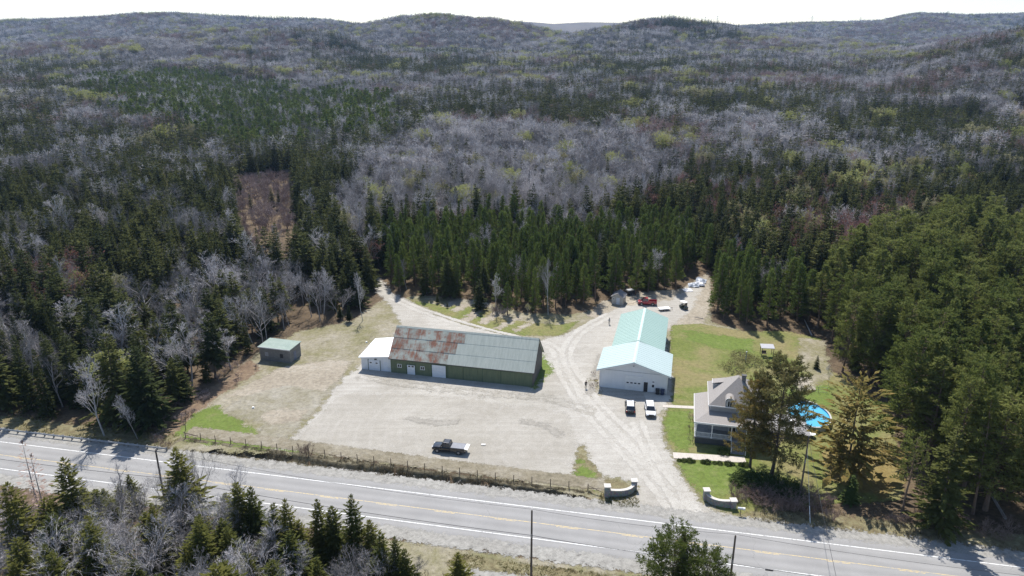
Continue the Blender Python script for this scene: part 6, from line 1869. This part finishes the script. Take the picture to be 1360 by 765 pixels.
cable((hx, hy, 10.6), (ex + 0.3, ey - 6, 9.3), 0.5, 0.025, 'service cable from the house pole across the road')
q = MB().tube((31.0, 73.28, 6.16), (31.9, 73.10, 6.16), 0.11, n=8).build('cable_splice', M_cable); tag(q, 'black splice case hanging on the lower cable past the conifer pole', 'splice case')
gx, gy = G(1076, 695)
tg = MB().tube((hx, hy, 9.0), (gx, gy, 0.0), 0.025, n=5).build('guy_wire', M_metal); tag(tg, 'pale guy wire slanting from the house pole to the roadside', 'guy wire')
tb = MB().tube((gx, gy, 0.0), (gx + (hx - gx) * 0.22, gy + (hy - gy) * 0.22, 2.0), 0.05, n=6).build('guy_guard', M_white, tg)

def mailbox():
    x, y = G(983, 684)
    r = empty('mailbox', (x, y, 0.02), math.atan(ROAD_S), 'white mailbox on a post at the road by the brown shrubs', 'mailbox')
    MB().tube((0, 0, -0.2), (0, 0, 1.05), 0.05, n=8).build('post', M_postwood, r)
    ring = lambda x: [(x, -0.13, 1.06), (x, 0.13, 1.06)] + [(x, 0.13 * math.cos(t), 1.2 + 0.14 * math.sin(t)) for t in np.linspace(0, math.pi, 7)]
    MB().loft([ring(-0.45), ring(0.25)]).build('box', M_white, r)
    MB().box(0.28, 0.62, -0.12, 0.12, 1.0, 1.3).build('newspaper_box', M_white, r)
    MB().box(-0.5, 0.64, -0.05, 0.05, 0.96, 1.0).build('arm', M_postwood, r)
mailbox()

def garden_canopy():
    x, y = G(1018, 472)
    r = empty('garden_canopy', (x, y, 0), -0.1, 'small garden swing shelter with grey flat roof on the back lawn', 'shelter')
    Mr = plain('pale_grey_roofing', (0.36, 0.36, 0.39), (0.30, 0.30, 0.32), 2, 0.6)
    MB().slab([(-1.5, -0.85, 2.1), (1.4, -0.85, 2.1), (1.4, 0.85, 2.45), (-1.5, 0.85, 2.45)], 0.08).build('roof', Mr, r)
    for sx in (-1.3, 1.2):
        for sy, z in ((-0.8, 2.05), (0.8, 2.37)): MB().box(sx, sx + 0.1, sy, sy + 0.1, 0, z).build('post', M_postwood, r)
    MB().box(-1.1, -0.1, -0.4, 0.2, 0.5, 0.6).build('bench', M_postwood, r)
    MB().slab([(-1.1, 0.2, 1.1), (-0.1, 0.2, 1.1), (-0.1, 0.28, 1.1), (-1.1, 0.28, 1.1)], 0.5).build('backrest', M_postwood, r)
    x, y = G(990, 482)
    o = MB().tube((0, 0, 0), (0, 0, 2.6), 0.13, 0.11, 8).build('post_column', M_metal); 
    MB().tube((0, 0, 2.6), (0, 0, 2.7), 0.16, 0.16, 8).build('cap', M_metal, o)
    o.location = (x, y, 0); tag(o, 'grey metal post in the olive shrub on the back lawn', 'post')
    r = empty('pool_fence', (0, 0, 0), 0, 'low wire fence on the lawn behind the pool', 'fence')
    for k in range(5):
        x, y = G(1052 + k * 11.5, 519.5 + k * 0.6)
        MB().tube((x, y, 0), (x, y, 1.25), 0.045, n=6).build('post', M_metal, r)
    for z in (0.15, 0.7, 1.2):
        a = G(1052, 519.5); b = G(1098, 521.9)
        MB().tube((a[0], a[1], z), (b[0], b[1], z), 0.02, n=4).build('wire', M_metal, r)
garden_canopy()

road_strip('tar_seam', -200, 200, -9.12, -9.2, 0.049, M_seam, 8, road)

# ================================================================ single trees and shrubs of the yard
M_nearpine = foliage('near_pine_needles', (0.060, 0.085, 0.022), (0.14, 0.165, 0.040), 0.4, 0.1)
def yard_trees():
    pA = Proto('house_pine', 20, pine(701, 20, 5.3, 0.20, 96, 21, 16, 0.44, 'round', 0.30, 0.26), (M_bark_dark, M_housepine), True, False)
    pB = Proto('brown_pine', 17, spruce(702, 17, 6.6, 17, 11, 30, 0.12, 0.46, -0.22, 0.12, 0.45), (M_bark_dark, M_brownpine), True, False)
    pC = Proto('thin_pine', 14, pine(703, 14, 2.6, 0.45, 40, 7, 7, 0.5, 'round', 0.25), (M_bark_pine, M_tallpine), True, False)
    place_tree(pA, 'pine_tree', (42.4, 102.9, 0), 20.5, 0.5, 'tall olive pine standing in front of the house beside the deck', 'pine')
    place_tree(pA, 'pine_tree', (39.6, 105.2, 0), 16.0, 2.6, 'shorter pine with rusty needles in front of the porch stairs', 'pine', None, 0.95, M_brownpine)
    place_tree(pB, 'pine_tree', (54.8, 103.6, 0), 17.8, 0.9, 'broad pine with browning needles beside the blue pool', 'pine')
    place_tree(pC, 'pine_tree', (58.5, 92.6, 0), 13.5, 0.2, 'slim pine with bare lower trunk near the shaded road edge', 'pine')
    place_tree(PR['spruce'][1], 'spruce_tree', (62.0, 89.4, 0), 17.0, 1.2, 'dark spruce rising beside the slim bare-trunked pine at the road', 'spruce', None, 1.15)
    place_tree(PR['spruce'][4], 'spruce_tree', (*G(1128, 668), 0), 5.0, 0.3, 'small young spruce under the browning pine', 'spruce', None, 1.3, M_juniper)
    place_tree(PR['spruce'][3], 'spruce_tree', (*G(1084, 490), 0), 3.2, 0.3, 'very small spruce alone on the dry back lawn', 'spruce', None, 1.3)
    place_tree(PR['spruce'][1], 'spruce_tree', (*G(637, 411), 0), 8.5, 0.9, 'dark pyramid spruce alone at the dirt strips behind the barn', 'spruce', None, 1.3)
    place_tree(PR['plant'][0], 'pine_tree', (*G(674, 418), 0), 9.0, 0.9, 'young pine beside the reddish bare tree behind the barn', 'pine', None, 1.2)
    place_tree(PR['hard'][1], 'bare_tree', (*G(659, 418), 0), 11.5, 0.4, 'leafless tree between the dark pyramid spruce and young pine', 'bare tree', None, 0.9)
    place_tree(PR['birch'][0], 'birch_tree', (*G(728, 418), 0), 15.5, 0.4, 'thin white-barked bare tree against the dark pines behind the yard', 'birch', None, 0.6)
    place_tree(PR['birch'][1], 'birch_tree', (*G(482, 426), 0), 13.0, 1.4, 'pale twin-stemmed bare tree left of the dirt track', 'birch', None, 0.6)
    place_tree(PR['birch'][0], 'birch_tree', (*G(139, 579), 0), 16.5, 2.4, 'white-trunked bare birch leaning beside the guardrail', 'birch', None, 0.85, None, (0.0, -0.06))
    place_tree(PR['hard'][0], 'bare_tree', (*G(183, 583), 0), 10, 1.4, 'leafless tree at the end of the guardrail woods', 'bare tree', None, 0.6)
    place_tree(PR['hard'][3], 'bare_tree', (*G(1100, 512), 0), 4.5, 1.4, 'small leafless tree behind the pool', 'bare tree', None, 0.7)
    place_tree(PR['bud'][1], 'budding_tree', (*G(700, 421), 0), 4.0, 1.4, 'small yellowish tree at the foot of the dark pines', 'budding tree', None, 0.6)
    pN = Proto('near_pine', 8.5, pine(705, 8.5, 4.6, 0.08, 90, 16, 11, 0.36, 'round', 0.35), (M_bark_dark, M_nearpine), True, False)
    x, y = G(905, 716, 8.0)
    place_tree(pN, 'pine_tree', (x - 0.8, y, 0), 8.4, 0.4, 'broad rounded green pine below the road near the pole', 'pine', None, 1.0)
    place_tree(pN, 'pine_tree', (x + 3.2, y - 1.6, 0), 6.8, 2.4, 'lower rounded green pine on the pole side of the near clump', 'pine', None, 1.0)
    place_tree(PR['fgspruce'][0], 'spruce_tree', (*G(909, 706, 9.3), 0), 9.3, 1.0, 'spiky spruce top rising from the rounded near pines', 'spruce', None, 0.7)
    # two bushes by the dirt track
    for px, py, h, lab in ((581, 403, 2.6, 'small dark conifer bush on the dirt strips by the track'), (594, 409, 1.6, 'tiny conifer bush lower on the dirt strips'), (452, 424, 4.0, 'small spruce at the wood edge beside the field'), (464, 428, 4.5, 'small bright spruce at the field corner')):
        place_tree(PR['spruce'][2], 'spruce_tree', (*G(px, py), 0), h, px, lab, 'spruce', 'small field conifers', 1.6)
    def bush(name, px, py, h, w, label, group, key, m=None, k=0):
        return place_tree(PR[key][k % len(PR[key])], name, (*G(px, py), 0), h, px * 1.7, label, 'shrub', group, w, m)
    # leafy shrubs
    def leafy(seed, n, leaf, m, rx=1.0, rz=0.8):
        g = np.random.default_rng(seed); s = Soup(); t = Soup()
        d = unit(g.normal(size=(n, 3))); d[:, 2] = abs(d[:, 2]); rr = (0.5 + 0.5 * g.random(n)) * (0.8 + 0.35 * vnoise(d[:, 0] * 3 + 7, d[:, 1] * 3 + seed, 3))
        b = d * rr[:, None] * np.array([rx, rx, rz * 1.0])
        dd = unit(d + g.normal(0, 0.6, (n, 3)))
        s.kites(b, dd, unit(np.cross(dd, g.normal(size=(n, 3)))), leaf * g.uniform(0.6, 1.3, n), leaf * 0.5 * g.uniform(0.7, 1.2, n))
        for k in range(7): t.stem((0, 0, -0.05), d[k] * np.array([rx, rx, rz]) * 0.8, 0.03, 0.01, 4)
        p = Proto('leafy_shrub', 1.0, (t, s), (M_bark_dark, m), True, False)
        return p
    jun = leafy(1, 2600, 0.13, M_juniper); small = leafy(2, 700, 0.22, M_juniper); olive = leafy(3, 1000, 0.10, foliage('olive_shrub_leaves', (0.15, 0.15, 0.055), (0.23, 0.21, 0.10), 0.35, 0.1))
    for px, py, h, w, lab in ((1012, 650, 2.6, 1.45, 'spreading dark green juniper at the foot of the tall olive pine'), (1040, 655, 2.4, 1.5, 'dark green juniper on the pole side of the tall olive pine'), (990, 640, 1.8, 1.4, 'low dark green juniper between the lawn and the pine trunk')):
        place_tree(jun, 'juniper_shrub', (*G(px, py), 0), h, px, lab, 'shrub', 'junipers under the pine', w)
    for px, py, h, w, lab in ((975, 490, 2.2, 1.5, 'olive shrub behind the house roof beside the grey post'), (1000, 482, 2.0, 1.6, 'olive shrub below the garden shelter'), (984, 474, 1.8, 1.6, 'olive shrub farthest back beside the shelter')):
        place_tree(olive, 'olive_shrub', (*G(px, py), 0), h, px, lab, 'shrub', 'olive shrubs on the back lawn', w)
    k = 0
    for px in (902, 908, 916, 921, 934, 939, 949, 956, 967, 973, 984, 990):
        place_tree(small, 'low_shrub', (*G(px, 612.3 + (px - 902) * 0.075), 0), 0.55 + 0.15 * (k % 3), px, 'small round clipped shrub in the row along the front walk', 'shrub', 'clipped shrubs along the front walk', 0.8); k += 1
    place_tree(small, 'low_shrub', (*G(961, 602), 0), 1.1, 1, 'round green shrub beside the porch stairs', 'shrub', None, 1.1)
    for j, py in enumerate((558, 572, 586)):
        bush('bare_shrub', 918, py, 1.5, 1.3, ('brown bare shrub at the rear of the porch side', 'brown bare shrub in the middle of the porch side', 'brown bare shrub at the front corner of the porch')[j], 'brown shrubs by the porch', 'shrub', None, j)
    # hedge of reddish-brown shrubs by the road
    g = np.random.default_rng(9)
    n = 0
    for i in range(60):
        px = g.uniform(975, 1105); py = g.uniform(652, 690) + (px - 975) * 0.07
        if py > 676 + (px - 960) * 0.115: continue
        part = 'beside the gate wall' if px < 1010 else 'between the gate wall and the utility pole' if px < 1055 else 'past the utility pole along the road'
        bush('bare_shrub', px, py, g.uniform(1.6, 2.6), g.uniform(1.1, 1.5), 'reddish brown leafless shrub in the thicket ' + part, 'brown shrub thicket ' + part, 'shrub', None, i); n += 1
    for i, (px, py, h) in enumerate(((405, 606, 2.6), (400, 604, 2.0), (411, 606, 2.2))):
        bush('bare_shrub', px, py, h, 0.9, ('tallest', 'left', 'right')[i] + ' bare shrub of the clump in the fence line', 'bare shrubs in the fence line', 'shrub', None, i)
    for i in range(26):
        u = g.random(); v = g.uniform(-1, 1)
        px = 205 + 130 * u + v * 8; py = 578 - 98 * u + v * 10
        bush('bare_shrub', px, py, g.uniform(0.7, 1.6), 1.4, 'low reddish shrub on the brush bank by the left woods', 'shrubs on the brush bank', 'redshrub', None, i)
    for i, (px, py) in enumerate(((212, 592), (218, 594), (205, 588), (224, 596))):
        bush('bare_shrub', px, py, 1.8, 0.9, 'brown bare shrub behind the end of the guardrail', 'shrubs at the guardrail end', 'shrub', None, i)
    for i, (px, py) in enumerate(((788, 498), (791, 507), (786, 515), (793, 512), (662, 416), (668, 420), (652, 417))):
        lab = 'dry brown weed clump beside the workshop wall' if i < 4 else 'reddish bare shrub behind the barn by the pyramid spruce'
        bush('bare_shrub', px, py, 1.0 if i < 4 else 2.6, 1.2, lab, 'weeds at the workshop wall' if i < 4 else 'bare shrubs behind the barn', 'shrub' if i < 4 else 'redshrub', None, i)
    for i in range(30):
        px = g.uniform(1180, 1345); py = 693 + (px - 1180) * 0.15 + g.uniform(-18, 4)
        bush('bare_shrub', px, py, g.uniform(1.0, 2.0), 1.4, 'brown undergrowth shrub in the shade along the far road edge', 'shaded roadside undergrowth', 'shrub', None, i)
yard_trees()

def logs():
    for a, b, rad, lab in (((1068, 428), (1078, 446), 0.16, 'fallen grey trunk at the back corner of the lawn'), ((150, 572), (178, 560), 0.14, 'fallen pale trunk at the foot of the guardrail woods'), ((152, 560), (163, 545), 0.12, 'thin fallen trunk leaning in the guardrail woods'), ((922, 424), (934, 423.6), 0.09, 'short log lying at the trees beside the gravel end'), ((1305, 645), (1335, 690), 0.22, 'fallen pale trunk leaning in the shaded roadside stand')):
        p, q = G(*a), G(*b)
        o = MB(); o.tube((p[0], p[1], rad + 0.5), (q[0], q[1], rad), rad * 0.7, rad, 8)
        for k in range(4):
            u = 0.2 + 0.2 * k; x, y = p[0] + (q[0] - p[0]) * u, p[1] + (q[1] - p[1]) * u
            o.tube((x, y, rad + 0.5 * (1 - u)), (x + rnd.uniform(-.4, .4), y + rnd.uniform(-.4, .4), rad + 0.5), 0.03, 0.012, 5)
        tag(o.build('fallen_log', M_bark_grey), lab, 'log', 'fallen trunks')
logs()

# ---- dry weeds of ditch and verges: nobody could count them
def weeds():
    g = np.random.default_rng(21)
    s = [Soup(), Soup()]
    def patch(x, y, z, h, w, k):
        n = len(x)
        for r in range(5):
            d = unit(np.stack([g.normal(0, 0.45, n), g.normal(0, 0.45, n), np.ones(n)], 1))
            b = np.stack([x + g.normal(0, 0.10, n), y + g.normal(0, 0.10, n), z], 1)
            l = h * g.uniform(0.5, 1.2, n)
            s[k].kites(b, d, unit(np.cross(d, g.normal(size=(n, 3)))), l, w * g.uniform(0.7, 1.5, n), 0.3)
    n = 3200
    t = g.uniform(-61, 12, n); fo = fence_off(t)
    o = D0 + (fo - D0) * np.clip(g.beta(2.2, 1.5, n), 0, 1) + 0.1
    dens = fbm(t * 0.4, o * 0.6, 77, 3)
    m = dens > 0.42; t, o, fo = t[m], o[m], fo[m]
    X = t / RN - o * ROAD_S / RN; Y = 94.9 + t * ROAD_S / RN + o / RN
    u = (o - D0 + 0.3) / (fo + 0.45 - D0)
    z = -0.9 * sstep(0.12, 0.5, u) * (1 - sstep(0.52, 0.8, u)) - 0.12
    patch(X, Y, z, 0.5, 0.07, 0)
    for t0, t1, o0, o1, n, h, k in ((36, 120, 3.2, 8, 2200, 0.5, 0), (-110, -62, 3.6, 9, 900, 0.45, 1), (-6, 30, -12.4, -14.9, 1300, 0.25, 1), (-30, 120, -16.4, -24, 2400, 0.3, 0), (13, 19, 2.9, 5.5, 260, 0.3, 1)):
        t = g.uniform(t0, t1, n); o = g.uniform(min(o0, o1), max(o0, o1), n)
        m = fbm(t * 0.3, o * 0.5, 79, 3) > 0.42; t, o = t[m], o[m]
        X = t / RN - o * ROAD_S / RN; Y = 94.9 + t * ROAD_S / RN + o / RN
        patch(X, Y, np.zeros(len(X)), h, 0.06, k)
    me = soup_mesh('dry_weeds', s, [foliage('dead_grass', (0.15, 0.125, 0.08), (0.28, 0.24, 0.16), 0.2, 0.0), foliage('verge_grass', (0.12, 0.13, 0.035), (0.24, 0.21, 0.09), 0.2, 0.0)])
    tag(link('dry_weeds', me), 'dry weeds and grass along the ditch and road verges', 'weeds', None, 'stuff')
weeds()

# ---- power line on the far ridge
def towers():
    tops = []
    for px, py, h, lab in ((935, 20, 46, 'tall faint pylon on the skyline over the rounded hill'), (951, 19, 48, 'faint pylon just past the rounded far hill'), (1076, 21, 44, 'faint pylon alone on the long far ridge'), (1140, 23.5, 38, 'faint pylon where the pale wires begin on the ridge'), (1254, 23, 30, 'small pale pylon on the slope below the far summit')):
        Y = 3150.0
        s = (px - 680.0) * CP / FPX; x = s * Y
        z = gz(x, Y)
        yn = (382.5 - py) / FPX
        top = CAM_H + Y * (-SP + yn * CP) / (CP + yn * SP)
        h = max(24, min(60, top - z))
        r = empty('power_pylon', (x, Y, z), 0.4, lab, 'pylon', 'pylons on the far ridge')
        q = MB(); b = h * 0.08; w = 0.35
        for sx in (-1, 1):
            for sy in (-1, 1): q.tube((sx * b, sy * b, 0), (sx * b * 0.25, sy * b * 0.25, h), w, w * 0.6, 4)
        for k in range(8):
            z0, z1 = h * k / 8, h * (k + 1) / 8; a0, a1 = b * (1 - 0.75 * k / 8), b * (1 - 0.75 * (k + 1) / 8)
            q.tube((-a0, -a0, z0), (a1, -a1, z1), w * 0.5, n=4); q.tube((a0, a0, z0), (-a1, a1, z1), w * 0.5, n=4)
        q.build('mast', M_metal, r)
        for zz, aw in ((0.98, 7), (0.80, 10)):
            MB().tube((-aw, 0, h * zz), (aw, 0, h * zz), 0.4, n=4).build('crossarm', M_metal, r)
        tops.append((x, Y, z + h * 0.8))
    for k in range(len(tops) - 1):
        p, q2 = tops[k], tops[k + 1]
        L = math.hypot(p[0] - q2[0], p[1] - q2[1])
        pts = [(p[0] + (q2[0] - p[0]) * u, p[1] - 6, p[2] + (q2[2] - p[2]) * u - 4 * 0.03 * L * u * (1 - u)) for u in np.linspace(0, 1, 15)]
        tag(MB().path(pts, 0.16, 4).build('power_line', M_metal), ('far power line over the rounded hill', 'far power line spanning the long gap on the ridge', 'far power line along the ridge to the pale wires', 'far power line dipping towards the summit slope')[k], 'power line', 'power lines on the far ridge')
towers()

# ---- air
def haze():
    m = bpy.data.materials.new('haze_air'); m.use_nodes = True
    nt = m.node_tree; nt.nodes.clear()
    o = nt.nodes.new('ShaderNodeOutputMaterial'); v = nt.nodes.new('ShaderNodeVolumePrincipled')
    v.inputs['Color'].default_value = (0.44, 0.66, 1.0, 1); v.inputs['Density'].default_value = 0.000055; v.inputs['Anisotropy'].default_value = 0.25
    nt.links.new(v.outputs[0], o.inputs['Volume'])
    b = MB().box(-8100, 8100, -8100, 8100, -30, 420)
    tag(b.build('haze', m), kind='stuff')
haze()
